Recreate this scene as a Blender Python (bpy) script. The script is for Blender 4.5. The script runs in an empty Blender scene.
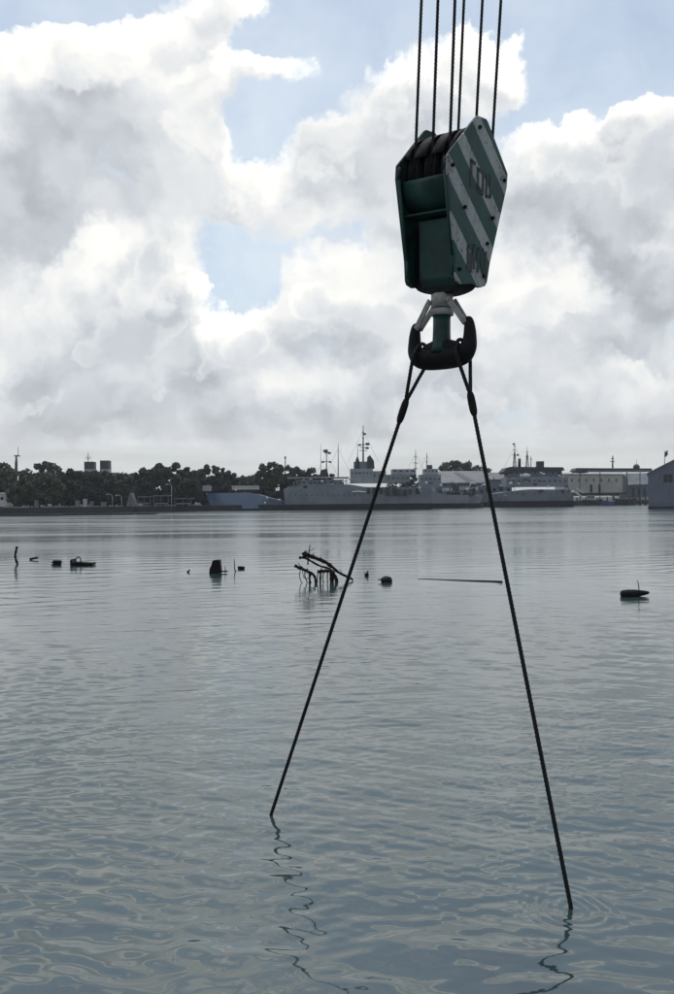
import bpy, bmesh, math, random
import numpy as np
from mathutils import Vector, Matrix

random.seed(7)
rng = np.random.default_rng(11)
scene = bpy.context.scene
R = math.radians

# ------------------------------------------------------------------ camera
CAM_H = 3.2          # metres above the water
FPX = 800.0          # focal length in pixels of a 674 x 994 frame
PITCH = R(0.14)      # looking very slightly up
ROLL = R(-0.5)       # the horizon rises a little to the right
cam_data = bpy.data.cameras.new("camera")
cam_data.sensor_fit = 'HORIZONTAL'
cam_data.sensor_width = 36.0
cam_data.lens = FPX / 674.0 * 36.0
cam_data.clip_start = 0.1
cam_data.clip_end = 20000.0
cam = bpy.data.objects.new("camera", cam_data)
scene.collection.objects.link(cam)
scene.camera = cam
CAM_M = (Matrix.Translation((0, 0, CAM_H)) @ Matrix.Rotation(R(90) + PITCH, 4, 'X')
         @ Matrix.Rotation(ROLL, 4, 'Z'))
cam.matrix_world = CAM_M
CAM_R = CAM_M.to_3x3()


def ray(px, py):
    d = Vector(((px - 337.0) / FPX, -(py - 497.0) / FPX, -1.0))
    return CAM_R @ d


def at(px, py, depth):
    """world point seen at a photograph position, `depth` metres ahead (world Y)"""
    d = ray(px, py)
    return Vector((0, 0, CAM_H)) + d * (depth / d.y)


def on_water(px, py, z=0.0):
    d = ray(px, py)
    return Vector((0, 0, CAM_H)) + d * ((z - CAM_H) / d.z)


# ------------------------------------------------------------------ sun and sky
SUN_EL, SUN_AZ = R(73), R(-8)       # ahead of the camera, high, behind thin cloud
SUN_DIR = Vector((math.sin(SUN_AZ) * math.cos(SUN_EL), math.cos(SUN_AZ) * math.cos(SUN_EL), math.sin(SUN_EL)))
sun_data = bpy.data.lights.new("sun", 'SUN')
sun_data.energy = 0.8
sun_data.angle = R(12)
sun_data.color = (1.0, 0.95, 0.88)
sun = bpy.data.objects.new("sun", sun_data)
scene.collection.objects.link(sun)
sun.rotation_euler = SUN_DIR.to_track_quat('Z', 'Y').to_euler()
sun.location = (0, 0, 60)

scene.view_settings.view_transform = 'Standard'
scene.view_settings.look = 'None'
scene.view_settings.gamma = 1.0
scene.view_settings.exposure = 0.42
scene.view_settings.use_curve_mapping = False
scene.render.engine = 'CYCLES'
scene.cycles.use_denoising = True
scene.cycles.max_bounces = 5


class NT:
    """small helper for writing node trees"""
    def __init__(self, tree):
        self.t = tree

    def n(self, typ, ins=None, **props):
        nd = self.t.nodes.new(typ)
        for k, v in props.items():
            setattr(nd, k, v)
        if ins:
            for k, v in ins.items():
                self.set(nd.inputs[k], v)
        return nd

    def set(self, sock, v):
        if isinstance(v, bpy.types.NodeSocket):
            self.t.links.new(v, sock)
        else:
            sock.default_value = v

    def m(self, op, a, b=None, c=None, clamp=False):
        nd = self.t.nodes.new('ShaderNodeMath')
        nd.operation = op
        nd.use_clamp = clamp
        self.set(nd.inputs[0], a)
        if b is not None:
            self.set(nd.inputs[1], b)
        if c is not None:
            self.set(nd.inputs[2], c)
        return nd.outputs[0]

    def vm(self, op, a, b=None, scale=None):
        nd = self.t.nodes.new('ShaderNodeVectorMath')
        nd.operation = op
        self.set(nd.inputs[0], a)
        if b is not None:
            self.set(nd.inputs[1], b)
        if scale is not None:
            self.set(nd.inputs['Scale'], scale)
        return nd.outputs['Value'] if op in ('LENGTH', 'DOT_PRODUCT') else nd.outputs['Vector']

    def smooth(self, x, lo, hi, a=0.0, b=1.0):
        nd = self.t.nodes.new('ShaderNodeMapRange')
        nd.interpolation_type = 'SMOOTHSTEP'
        self.set(nd.inputs['Value'], x)
        nd.inputs['From Min'].default_value = lo
        nd.inputs['From Max'].default_value = hi
        nd.inputs['To Min'].default_value = a
        nd.inputs['To Max'].default_value = b
        return nd.outputs[0]

    def mix(self, f, a, b):
        nd = self.t.nodes.new('ShaderNodeMix')
        nd.data_type = 'RGBA'
        self.set(nd.inputs[0], f)
        self.set(nd.inputs[6], a)
        self.set(nd.inputs[7], b)
        return nd.outputs[2]

    def noise(self, vec, scale, detail=2.0, rough=0.5, out='Fac', **kw):
        nd = self.n('ShaderNodeTexNoise', {'Vector': vec, 'Scale': scale, 'Detail': detail, 'Roughness': rough})
        for k, v in kw.items():
            nd.inputs[k].default_value = v
        return nd.outputs[out]

    def voronoi(self, vec, scale, detail=0.0, rough=0.5, smooth=0.3):
        nd = self.n('ShaderNodeTexVoronoi', feature='SMOOTH_F1')
        self.set(nd.inputs['Vector'], vec)
        nd.inputs['Scale'].default_value = scale
        nd.inputs['Detail'].default_value = detail
        nd.inputs['Roughness'].default_value = rough
        nd.inputs['Smoothness'].default_value = smooth
        return nd.outputs['Distance']


# cloud masses as they stand in this sky: (x, y, radius x, radius y, weight); negative = a gap of clear sky
CLOUDS = [
    # big cumulus on the left with its two fingers
    (20, 95, 110, 80, .60), (70, 65, 75, 50, .55), (120, 75, 75, 60, .50), (165, 45, 60, 45, .60), (215, 22, 45, 30, .60), (240, 4, 22, 18, .45),
    (240, 88, 62, 34, .50), (285, 78, 34, 24, .30), (185, 120, 65, 65, .50), (55, 180, 120, 85, .70), (185, 195, 70, 60, .55),
    (0, 260, 110, 80, .55), (75, 265, 60, 40, .40), (240, 207, 55, 20, .50),
    (155, 265, 50, 45, .70), (120, 330, 95, 75, .75), (235, 340, 62, 42, .75), (30, 340, 90, 60, .55), (180, 375, 110, 45, .55),
    # middle
    (385, 120, 80, 60, .65), (340, 165, 60, 55, .55), (440, 95, 70, 50, .60), (515, 58, 55, 38, .75), (480, 45, 50, 30, .45), (300, 205, 50, 38, .45),
    (350, 300, 75, 52, .80), (300, 320, 50, 40, .5), (420, 230, 70, 80, .60), (420, 330, 90, 60, .60), (330, 380, 130, 45, .55), (390, 200, 60, 50, .4),
    # right
    (655, 125, 75, 42, .85), (600, 185, 95, 65, .80), (550, 160, 62, 38, .65), (620, 270, 110, 85, .85), (520, 240, 60, 70, .55), (690, 220, 60, 120, .55),
    (545, 305, 75, 60, .70), (640, 370, 110, 55, .65), (490, 340, 70, 60, .6), (555, 390, 120, 45, .55), (615, 105, 30, 18, .3),
    # low banks
    (80, 415, 190, 46, .65), (300, 420, 220, 40, .60), (190, 415, 120, 40, .35), (20, 385, 80, 50, .4), (520, 425, 200, 36, .45), (680, 420, 120, 50, .45),
    # gaps of clear sky
    (320, 15, 85, 45, -.95), (420, 10, 90, 26, -.55), (30, 5, 85, 26, -.9), (110, 0, 50, 12, -.5), (262, 50, 24, 16, -.7), (280, 25, 45, 22, -.5),
    (600, 30, 95, 50, -1.0), (680, 35, 70, 45, -1.0), (575, 92, 42, 26, -.8), (640, 68, 40, 12, -.3), (545, 105, 34, 16, -.6),
    (236, 268, 36, 38, -.66), (265, 288, 38, 22, -.38), (222, 245, 28, 22, -.5), (275, 130, 48, 38, -.50), (315, 95, 36, 28, -.4), (250, 160, 34, 20, -.2),
    (350, 242, 18, 16, -.35), (315, 245, 40, 25, .35), (455, 300, 60, 60, .3), (500, 270, 50, 60, .3), (520, 195, 50, 40, .35), (585, 38, 15, 9, 1.05), (556, 30, 16, 9, .7),
]
# nearer heads of cumulus standing in front of the rest
HEADS = [
    (128, 330, 62, 48, 1.0), (100, 355, 60, 40, .6), (235, 345, 50, 33, 1.0), (262, 338, 28, 24, .6), (345, 305, 58, 44, 1.0), (385, 325, 40, 40, .6), (160, 265, 36, 30, .95),
    (548, 305, 46, 50, .9), (505, 325, 46, 36, .8), (630, 205, 70, 75, .8), (675, 160, 50, 60, .7), (560, 165, 48, 34, .9), (85, 265, 30, 18, .7), (40, 300, 36, 24, .7),
    (180, 385, 60, 26, .6), (645, 375, 60, 22, .8), (60, 395, 60, 18, .6), (410, 120, 60, 34, .7), (520, 62, 36, 26, .8), (340, 170, 40, 32, .7), (190, 150, 44, 50, .7),
    (100, 75, 70, 40, .8), (420, 345, 50, 36, .6), (470, 395, 80, 22, .5), (300, 395, 70, 20, .5), (645, 250, 16, 12, .7),
]
# where the cloud is deep enough to look grey from below (positive) or thin and bright (negative)
DEEP = [
    (40, 190, 110, 55, .85), (80, 215, 70, 35, .4), (10, 240, 60, 50, .3), (140, 330, 75, 48, .70), (60, 375, 110, 35, .5), (230, 365, 60, 28, .35), (150, 262, 34, 24, .35),
    (600, 205, 85, 55, .80), (640, 295, 85, 60, .75), (640, 170, 60, 35, .45), (560, 350, 60, 30, .35), (500, 395, 150, 30, .45), (390, 120, 65, 32, .55), (350, 175, 55, 32, .40),
    (430, 120, 50, 30, .35), (330, 355, 70, 24, .40), (60, 425, 200, 32, .45), (330, 412, 240, 26, .45), (520, 215, 30, 45, .35), (690, 360, 60, 60, .35), (90, 95, 40, 22, .3), (430, 250, 50, 60, .3),
    (30, 70, 55, 32, -.40), (130, 60, 60, 38, -.40), (190, 110, 45, 45, -.35), (75, 262, 45, 20, -.55), (30, 290, 40, 22, -.35), (195, 255, 18, 30, -.4), (150, 290, 36, 14, -.4), (230, 322, 45, 16, -.5),
    (352, 290, 60, 30, -.60), (320, 265, 40, 16, -.4), (525, 50, 35, 22, -.55), (545, 165, 36, 28, -.5), (650, 98, 50, 14, -.6), (548, 290, 52, 42, -.75), (645, 245, 18, 12, -.7), (640, 366, 50, 9, -.6), (500, 315, 40, 26, -.4),
    (240, 85, 50, 18, -.4), (400, 340, 50, 36, -.45), (430, 70, 60, 18, -.4),
]


def sky_xy(d):
    """stereographic position of a sky direction: conformal, no seam, zenith at the origin"""
    d = d.normalized()
    return d.x / (1 + d.z), d.y / (1 + d.z)


SX0, SX1, SY0, SY1 = -.56, .56, .48, 1.04      # part of the stereographic sky the masses below are set out in


def layout_field(blobs, nx=57, ny=57):
    """the cloud masses summed on a grid, tapering to nothing towards the border"""
    xs, ys = np.linspace(SX0, SX1, nx), np.linspace(SY0, SY1, ny)
    X, Y = np.meshgrid(xs, ys, indexing='ij')
    F = np.zeros_like(X)
    for (x, y, rx, ry, w) in blobs:
        d = ray(x, y)
        cx, cy = sky_xy(d)
        k = 1.15 / (FPX * (1 + d.normalized().z))
        r2 = ((X - cx) / (rx * k)) ** 2 + ((Y - cy) / (ry * k)) ** 2
        F += w * np.clip(1 - r2, 0, 1) ** 1.5
    tx = np.clip(np.minimum(X - SX0, SX1 - X) / .10, 0, 1)
    ty = np.clip(np.minimum(Y - SY0, SY1 - Y) / .07, 0, 1)
    return xs, ys, F * (tx * tx * (3 - 2 * tx)) * (ty * ty * (3 - 2 * ty))


def layout_nodes(nt, q, blobs, triples=4):
    """the field as a short sum of products of curves, three terms to a node"""
    xs, ys, F = layout_field(blobs)
    U, S, V = np.linalg.svd(F, full_matrices=False)
    qs = nt.n('ShaderNodeSeparateXYZ', {'Vector': q}).outputs
    ax = nt.m('MULTIPLY_ADD', qs[0], 1 / (SX1 - SX0), -SX0 / (SX1 - SX0), clamp=True)
    ay = nt.m('MULTIPLY_ADD', qs[1], 1 / (SY1 - SY0), -SY0 / (SY1 - SY0), clamp=True)
    ax = nt.n('ShaderNodeCombineXYZ', {'X': ax, 'Y': ax, 'Z': ax}).outputs[0]
    ay = nt.n('ShaderNodeCombineXYZ', {'X': ay, 'Y': ay, 'Z': ay}).outputs[0]
    acc = None
    for t in range(triples):
        outs, amp = [], [1.0, 1.0, 1.0]
        for src, tab in ((ax, U), (ay, V.T)):
            nd = nt.n('ShaderNodeRGBCurve', {'Color': src})
            mp = nd.mapping
            mp.use_clip = False
            for c in range(3):
                vec = tab[:, t * 3 + c]
                m = max(abs(vec).max(), 1e-6)
                amp[c] *= 2 * m
                cv = mp.curves[c]
                n = len(vec)
                while len(cv.points) < n:
                    cv.points.new(.5, .5)
                for i in range(n):
                    cv.points[i].location = (i / (n - 1), .5 + .5 * vec[i] / m)
            mp.update()
            outs.append(nt.vm('SUBTRACT', nd.outputs[0], (.5, .5, .5)))
        sc = tuple(amp[c] * S[t * 3 + c] for c in range(3))
        v = nt.vm('DOT_PRODUCT', outs[0], nt.vm('MULTIPLY', outs[1], sc))
        acc = v if acc is None else nt.m('ADD', acc, v)
    return acc


def noise2(nt, vec, scale, detail=2.0, rough=0.5, out='Fac'):
    nd = nt.n('ShaderNodeTexNoise', {'Vector': vec, 'Scale': scale, 'Detail': detail, 'Roughness': rough}, noise_dimensions='2D')
    return nd.outputs[out]


def build_world():
    # ---- cloud density as a group so that it can be sampled again a little nearer the sun
    def density_group(name, fine):
        g = bpy.data.node_groups.new(name, 'ShaderNodeTree')
        g.interface.new_socket("Position", in_out='INPUT', socket_type='NodeSocketVector')
        g.interface.new_socket("Density", in_out='OUTPUT', socket_type='NodeSocketFloat')
        nt = NT(g)
        dw = nt.n('NodeGroupInput').outputs[0]
        go = nt.n('NodeGroupOutput')
        fb = nt.m('SUBTRACT', noise2(nt, dw, 9.0, 7.0 if fine else 3.0, .60 if fine else .5), .5)
        vo = nt.n('ShaderNodeTexVoronoi', {'Vector': dw, 'Scale': 19.0, 'Detail': 2.0 if fine else 1.0, 'Roughness': .55},
                  voronoi_dimensions='2D', feature='F1')
        v1 = nt.m('SUBTRACT', .40, vo.outputs['Distance'])
        den = nt.m('MULTIPLY', layout_nodes(nt, dw, CLOUDS), .85)
        den = nt.m('MULTIPLY_ADD', fb, 1.35, den)
        den = nt.m('MULTIPLY_ADD', v1, .40, den)
        g.links.new(den, go.inputs[0])
        return g
    g_fine, g_soft = density_group("cloud_density", True), density_group("cloud_density_soft", False)

    w = bpy.data.worlds.new("World")
    scene.world = w
    w.use_nodes = True
    w.node_tree.nodes.clear()
    nt = NT(w.node_tree)
    d = nt.n('ShaderNodeTexCoord').outputs['Generated']
    sp = nt.n('ShaderNodeSeparateXYZ', {'Vector': d}).outputs
    dz = nt.m('MAXIMUM', sp[2], -.3)
    inv = nt.m('DIVIDE', 1.0, nt.m('ADD', 1.0, dz))
    q = nt.vm('MULTIPLY', nt.vm('SCALE', d, scale=inv), (1, 1, 0))
    el = sp[2]

    def density(vec, g):
        gn = nt.n('ShaderNodeGroup')
        gn.node_tree = g
        nt.set(gn.inputs[0], vec)
        return gn.outputs[0]
    wa = nt.vm('SUBTRACT', noise2(nt, q, 6.5, 2.0, .5, 'Color'), (.5, .5, .5))
    wb = nt.vm('SUBTRACT', noise2(nt, q, 30.0, 4.0, .6, 'Color'), (.5, .5, .5))
    qw = nt.vm('ADD', q, nt.vm('SCALE', wa, scale=.07))
    qf = nt.vm('ADD', qw, nt.vm('SCALE', wb, scale=.040))
    low = nt.m('MULTIPLY', nt.m('SUBTRACT', noise2(nt, q, 2.6, 1.0, .5), .46), .8)
    den = nt.m('ADD', density(qf, g_fine), low)
    soft = nt.m('ADD', density(qf, g_soft), low)
    soft2 = nt.m('ADD', density(nt.vm('SUBTRACT', nt.vm('SCALE', qf, scale=.975), (-.006, 0, 0)), g_soft), low)
    lit = nt.m('SUBTRACT', soft, soft2)

    deep = layout_nodes(nt, nt.vm('ADD', qw, nt.vm('SCALE', wb, scale=.05)), DEEP)
    deep = nt.m('ADD', deep, nt.m('MULTIPLY_ADD', noise2(nt, qw, 8.0, 4.0, .55), 1.0, -.48))
    alpha = nt.smooth(nt.m('MULTIPLY_ADD', nt.m('SUBTRACT', noise2(nt, qf, 40.0, 3.0, .6), .5), .28, den), -.14, .34)
    thick = nt.smooth(nt.m('ADD', nt.m('MULTIPLY', nt.m('ADD', soft, den), .25), nt.m('MULTIPLY', deep, .75)), -.05, .95)
    # towards the sun thin cloud shines, away from it it is plainly lit
    cosa = nt.vm('DOT_PRODUCT', d, tuple(SUN_DIR))
    glow = nt.m('ADD', nt.smooth(cosa, -.7, .70, .34, 1.08), nt.smooth(cosa, .72, 1.0, 0.0, .8))
    b = nt.m('SUBTRACT', .680, nt.m('MULTIPLY', thick, .225))
    b = nt.m('MULTIPLY_ADD', nt.m('MINIMUM', nt.m('MAXIMUM', lit, -.45), .6), .26, b)
    b = nt.m('MULTIPLY_ADD', nt.m('SUBTRACT', den, soft), .06, b)
    b = nt.m('ADD', b, nt.smooth(den, .02, .45, .055, 0.0))      # thin rims shine
    b = nt.m('MAXIMUM', b, .28)
    b = nt.m('MULTIPLY', b, glow)
    warm = nt.mix(nt.smooth(b, .42, .85), (.915, .975, 1.05, 1), (1.0, .99, .945, 1))
    cloud = nt.vm('SCALE', warm, scale=b)
    # the nearer heads: bright where thin at the rim, greyer inside
    qh = nt.vm('ADD', nt.vm('ADD', q, nt.vm('SCALE', wa, scale=.05)), nt.vm('SCALE', wb, scale=.030))
    hv = nt.n('ShaderNodeTexVoronoi', {'Vector': qh, 'Scale': 34.0, 'Detail': 1.0, 'Roughness': .5}, voronoi_dimensions='2D', feature='F1')
    hd = nt.m('MULTIPLY_ADD', nt.m('SUBTRACT', noise2(nt, qh, 14.0, 4.0, .50), .52), 1.3, nt.m('MULTIPLY', nt.m('SUBTRACT', .36, hv.outputs['Distance']), .35))
    h0 = layout_nodes(nt, qh, HEADS)
    h1 = layout_nodes(nt, nt.vm('SCALE', qh, scale=.962), HEADS)
    hd = nt.m('ADD', nt.m('MULTIPLY_ADD', h0, .80, -.34), hd)
    # they stand out along their tops and melt into the bank below
    ha = nt.m('MULTIPLY', nt.smooth(hd, -.03, .16, 0.0, .65), nt.smooth(nt.m('SUBTRACT', h1, h0), -.12, .20, 1.0, 0.0))
    hb = nt.m('MULTIPLY_ADD', nt.smooth(hd, .02, .50), -.145, .735)
    hb = nt.m('MULTIPLY', nt.m('MULTIPLY_ADD', thick, -.10, hb), glow)
    cloud = nt.mix(ha, cloud, nt.vm('SCALE', nt.mix(nt.smooth(hb, .5, .8), (.925, .98, 1.045, 1), (1.0, .99, .945, 1)), scale=hb))

    sky = nt.n('ShaderNodeTexSky', sky_type='NISHITA', sun_disc=False)
    sky.sun_elevation = SUN_EL
    sky.sun_rotation = SUN_AZ
    sky.altitude = 0
    sky.air_density = 1.0
    sky.dust_density = 1.2
    sky.ozone_density = 1.0
    sky_c = nt.vm('SCALE', sky.outputs[0], scale=SKY_K)
    # thin veil over the blue
    veil = nt.m('MULTIPLY_ADD', noise2(nt, qw, 7.0, 5.0, .62), .85, .06)
    wisp = nt.smooth(noise2(nt, qf, 13.0, 6.0, .66), .50, .74, 0.0, .6)
    veil = nt.m('MULTIPLY', nt.m('MAXIMUM', nt.m('ADD', veil, .12), wisp), nt.smooth(el, .34, .85, 1.0, .42))
    sky_c = nt.mix(veil, sky_c, nt.vm('SCALE', (.585, .65, .695), scale=glow))
    col = nt.mix(alpha, sky_c, cloud)
    # banked haze low over the harbour
    st = noise2(nt, nt.n('ShaderNodeCombineXYZ', {'X': nt.m('MULTIPLY', sp[0], 2.2), 'Y': nt.m('MULTIPLY', sp[2], 22.0), 'Z': 0.0}).outputs[0], 2.2, 4.0, .55)
    st = nt.m('SUBTRACT', st, .5)
    lowm = nt.smooth(nt.m('MULTIPLY_ADD', st, .07, el), .01, .125, .93, 0.0)
    hz = nt.m('MULTIPLY', nt.m('MULTIPLY_ADD', st, .26, .555), glow)
    col = nt.mix(lowm, col, nt.vm('SCALE', (.985, 1.0, 1.0), scale=hz))
    bg = nt.n('ShaderNodeBackground', {'Color': nt.vm('SCALE', col, scale=10.0), 'Strength': 0.1})
    out = nt.n('ShaderNodeOutputWorld')
    w.node_tree.links.new(bg.outputs[0], out.inputs[0])
    w.cycles.sampling_method = 'MANUAL'
    w.cycles.sample_map_resolution = 512


SKY_K = 0.091
build_world()

# ------------------------------------------------------------------ helpers
def new_mat(name):
    m = bpy.data.materials.new(name)
    m.use_nodes = True
    nt = NT(m.node_tree)
    return m, nt, m.node_tree.nodes['Principled BSDF']


def worn(name, col, col2=None, rough=.6, scale=8.0, amount=.6, metal=0.0, bump=0.0, bump_scale=40.0, spec=.5):
    """paint, wood, steel ... with blotchy wear between two colours"""
    m, nt, p = new_mat(name)
    c2 = col2 or tuple(c * .6 for c in col)
    oc = nt.n('ShaderNodeTexCoord').outputs['Object']
    f = nt.smooth(nt.noise(oc, scale, 6.0, .65), .38, .68, 0.0, amount)
    nt.set(p.inputs['Base Color'], nt.mix(f, (*col, 1), (*c2, 1)))
    nt.set(p.inputs['Roughness'], nt.m('MULTIPLY_ADD', nt.noise(oc, scale * 2.3, 4.0, .6), .3, rough - .15, clamp=True))
    p.inputs['Metallic'].default_value = metal
    p.inputs['Specular IOR Level'].default_value = spec
    if bump:
        bn = nt.n('ShaderNodeBump', {'Strength': bump, 'Distance': .01, 'Height': nt.noise(oc, bump_scale, 5.0, .6)})
        nt.set(p.inputs['Normal'], bn.outputs[0])
    return m


class MB:
    """collects pieces of one mesh"""
    def __init__(self):
        self.v, self.f, self.smooth = [], [], []

    def add(self, verts, faces, smooth=False):
        o = len(self.v)
        self.v += [Vector(v) for v in verts]
        self.f += [tuple(i + o for i in f) for f in faces]
        self.smooth += [smooth] * len(faces)
        return self

    def box(self, c, s, M=None, taper=1.0):
        x, y, z = (k / 2 for k in s)
        vs = [Vector((i * x * (taper if k > 0 else 1), j * y * (taper if k > 0 else 1), k * z)) for i in (-1, 1) for j in (-1, 1) for k in (-1, 1)]
        if M is not None:
            vs = [M @ v for v in vs]
        c = Vector(c)
        return self.add([v + c for v in vs], [(0, 1, 3, 2), (4, 6, 7, 5), (0, 4, 5, 1), (2, 3, 7, 6), (0, 2, 6, 4), (1, 5, 7, 3)])

    def prism(self, poly, ext):
        """poly: 3-D outline, pushed along ext"""
        n = len(poly)
        poly = [Vector(p) for p in poly]
        ext = Vector(ext)
        vs = poly + [p + ext for p in poly]
        fs = [tuple(range(n))[::-1], tuple(range(n, 2 * n))] + [(i, (i + 1) % n, n + (i + 1) % n, n + i) for i in range(n)]
        return self.add(vs, fs)

    def tube(self, pts, rad, n=8, cap=True, lobes=0, depth=.0, turns=0.0, closed=False):
        pts = [Vector(p) for p in pts]
        m = len(pts)
        if not hasattr(rad, '__len__'):
            rad = [rad] * m
        vs, fs = [], []
        prev = None
        run = 0.0
        for i, p in enumerate(pts):
            if closed:
                t = pts[(i + 1) % m] - pts[i - 1]
            else:
                t = pts[min(i + 1, m - 1)] - pts[max(i - 1, 0)]
            t.normalize()
            if prev is None:
                u = t.orthogonal().normalized()
            else:
                u = (prev - t * prev.dot(t)).normalized()
            prev = u
            w = t.cross(u)
            if i:
                run += (pts[i] - pts[i - 1]).length
            for k in range(n):
                a = 2 * math.pi * k / n
                r = rad[i]
                if lobes:
                    r *= 1 + depth * math.cos(lobes * a)
                    a += turns * run
                vs.append(p + (u * math.cos(a) + w * math.sin(a)) * r)
        for i in range(m if closed else m - 1):
            j = (i + 1) % m
            for k in range(n):
                fs.append((i * n + k, i * n + (k + 1) % n, j * n + (k + 1) % n, j * n + k))
        self.add(vs, fs, True)
        if cap and not closed:
            o = len(self.v) - len(vs)
            self.f += [tuple(o + k for k in range(n))[::-1], tuple(o + (m - 1) * n + k for k in range(n))]
            self.smooth += [False, False]
        return self

    def blob(self, c, s, seed=0, rough=.12, nu=12, nv=8, M=None):
        r = random.Random(seed)
        ph = [(r.uniform(0, 6.28), r.uniform(0, 6.28), r.uniform(0, 6.28)) for _ in range(4)]
        vs, fs = [], []
        for j in range(nv + 1):
            th = math.pi * j / nv
            for i in range(nu):
                a = 2 * math.pi * i / nu
                d = Vector((math.sin(th) * math.cos(a), math.sin(th) * math.sin(a), math.cos(th)))
                k = 1 + rough * sum(math.sin(d.x * (2 + q) + p[0]) * math.sin(d.y * (2 + q) + p[1]) * math.cos(d.z * (1 + q) + p[2]) for q, p in enumerate(ph))
                v = Vector((d.x * s[0], d.y * s[1], d.z * s[2])) * k
                vs.append((M @ v if M is not None else v) + Vector(c))
        for j in range(nv):
            for i in range(nu):
                fs.append((j * nu + i, (j + 1) * nu + i, (j + 1) * nu + (i + 1) % nu, j * nu + (i + 1) % nu))
        return self.add(vs, fs, True)

    def build(self, name, mat, parent=None, origin=(0, 0, 0), bevel=0.0, loc=None):
        me = bpy.data.meshes.new(name)
        o = Vector(origin)
        me.from_pydata([v - o for v in self.v], [], self.f)
        me.polygons.foreach_set('use_smooth', self.smooth)
        bm = bmesh.new()
        bm.from_mesh(me)
        if bevel:
            bmesh.ops.remove_doubles(bm, verts=bm.verts, dist=1e-5)
        bmesh.ops.recalc_face_normals(bm, faces=bm.faces)
        if bevel:
            es = [e for e in bm.edges if len(e.link_faces) == 2 and e.calc_face_angle(0) > .5]
            bmesh.ops.bevel(bm, geom=es, offset=bevel, segments=2, affect='EDGES', profile=.6)
        bm.to_mesh(me)
        bm.free()
        me.materials.append(mat)
        ob = bpy.data.objects.new(name, me)
        scene.collection.objects.link(ob)
        if parent is not None:
            ob.parent = parent
        else:
            ob.location = o
        if loc is not None:
            ob.location = loc
        return ob


def tag(o, label=None, cat=None, group=None, kind=None):
    if label:
        o['label'] = label
    if cat:
        o['category'] = cat
    if group:
        o['group'] = group
    if kind:
        o['kind'] = kind
    return o


class Thing:
    """an Empty at the thing's base that parents its parts; parts are given in world coordinates"""
    def __init__(self, name, label, cat, loc=(0, 0, 0), group=None):
        self.o = bpy.data.objects.new(name, None)
        self.o.empty_display_size = .3
        scene.collection.objects.link(self.o)
        self.loc = Vector(loc)
        self.o.location = loc
        tag(self.o, label, cat, group)

    def part(self, name, mb, mat, parent=None, bevel=0.0, label=None):
        ob = mb.build(name, mat, parent or self.o, self.loc, bevel)
        if label:
            ob['label'] = label
        return ob


def spline(pts, n):
    """Catmull-Rom through pts"""
    pts = [Vector(p) for p in pts]
    P = [pts[0] * 2 - pts[1]] + pts + [pts[-1] * 2 - pts[-2]]
    out = []
    segs = len(pts) - 1
    for i in range(n + 1):
        t = i / n * segs
        k = min(int(t), segs - 1)
        t -= k
        a, b, c, d = P[k:k + 4]
        out.append(.5 * ((2 * b) + (c - a) * t + (2 * a - 5 * b + 4 * c - d) * t * t + (3 * b - a - 3 * c + d) * t ** 3))
    return out


# ------------------------------------------------------------------ water
WL, WR = on_water(271, 815), on_water(571, 908)      # where the two slings go under


def wave_height(X, Y, res):
    """gentle harbour wavelets, mostly running towards the camera; waves the mesh cannot carry are left out"""
    g = np.random.default_rng(5)
    H = np.zeros_like(X)
    # wind patches
    patch = 1 + .35 * np.sin(X * .21 + 1.3 + np.sin(Y * .17)) * np.sin(Y * .13 + .6) + .2 * np.sin(X * .07 - Y * .05)
    N = 84
    for i in range(N):
        lam = .11 * (1.9 / .11) ** ((i + g.uniform(0, 1)) / N)
        th = math.pi / 2 + g.normal(0, .40)
        k = 2 * math.pi / lam
        slope = .0118 * (lam / .5) ** (-.05 if lam < .5 else -.75)
        if lam < .16:
            slope *= .80
        amp = slope / k * 1.414
        ph = g.uniform(0, 6.283)
        att = np.clip((lam / res - 2.0) / 1.6, 0, 1)
        ea, eb, ec = g.uniform(0, 6.283, 3)
        q = .16 / lam ** .6
        env = (.5 + .5 * np.sin(q * (math.cos(ea) * X + math.sin(ea) * Y) * 2.1 + eb)) * (.5 + .5 * np.sin(q * (math.sin(ea + .7) * X - math.cos(ea + .7) * Y) * 1.3 + ec)) * 2.1
        H += amp * att * env * np.sin(k * (math.cos(th) * X + math.sin(th) * Y) + ph + .6 * np.sin(.31 * X + i) * np.sin(.27 * Y + 2 * i))
    H *= patch
    # rings where the right-hand sling goes through the surface, fainter ones at the left
    for c, a, calm in ((WR, .0027, .55), (WL, .0006, .2)):
        r = np.hypot(X - c.x, Y - c.y)
        H *= 1 - calm * np.exp(-(r / .42) ** 2)
        aw = np.arctan2(Y - c.y, X - c.x)
        r = r * (1 + .07 * np.sin(2 * aw + 1) + .05 * np.sin(3 * aw))
        ring = (1 + .5 * np.sin(aw * 2 + .4) + .35 * np.sin(5 * aw)) * np.exp(-((r - .25) / .11) ** 2) + .5 * np.exp(-(r / .09) ** 2)
        H += a * np.sin(2 * math.pi * r / .085) * ring * np.clip((.085 / res - 1.5) / 2, 0, 1)
    return H


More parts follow.
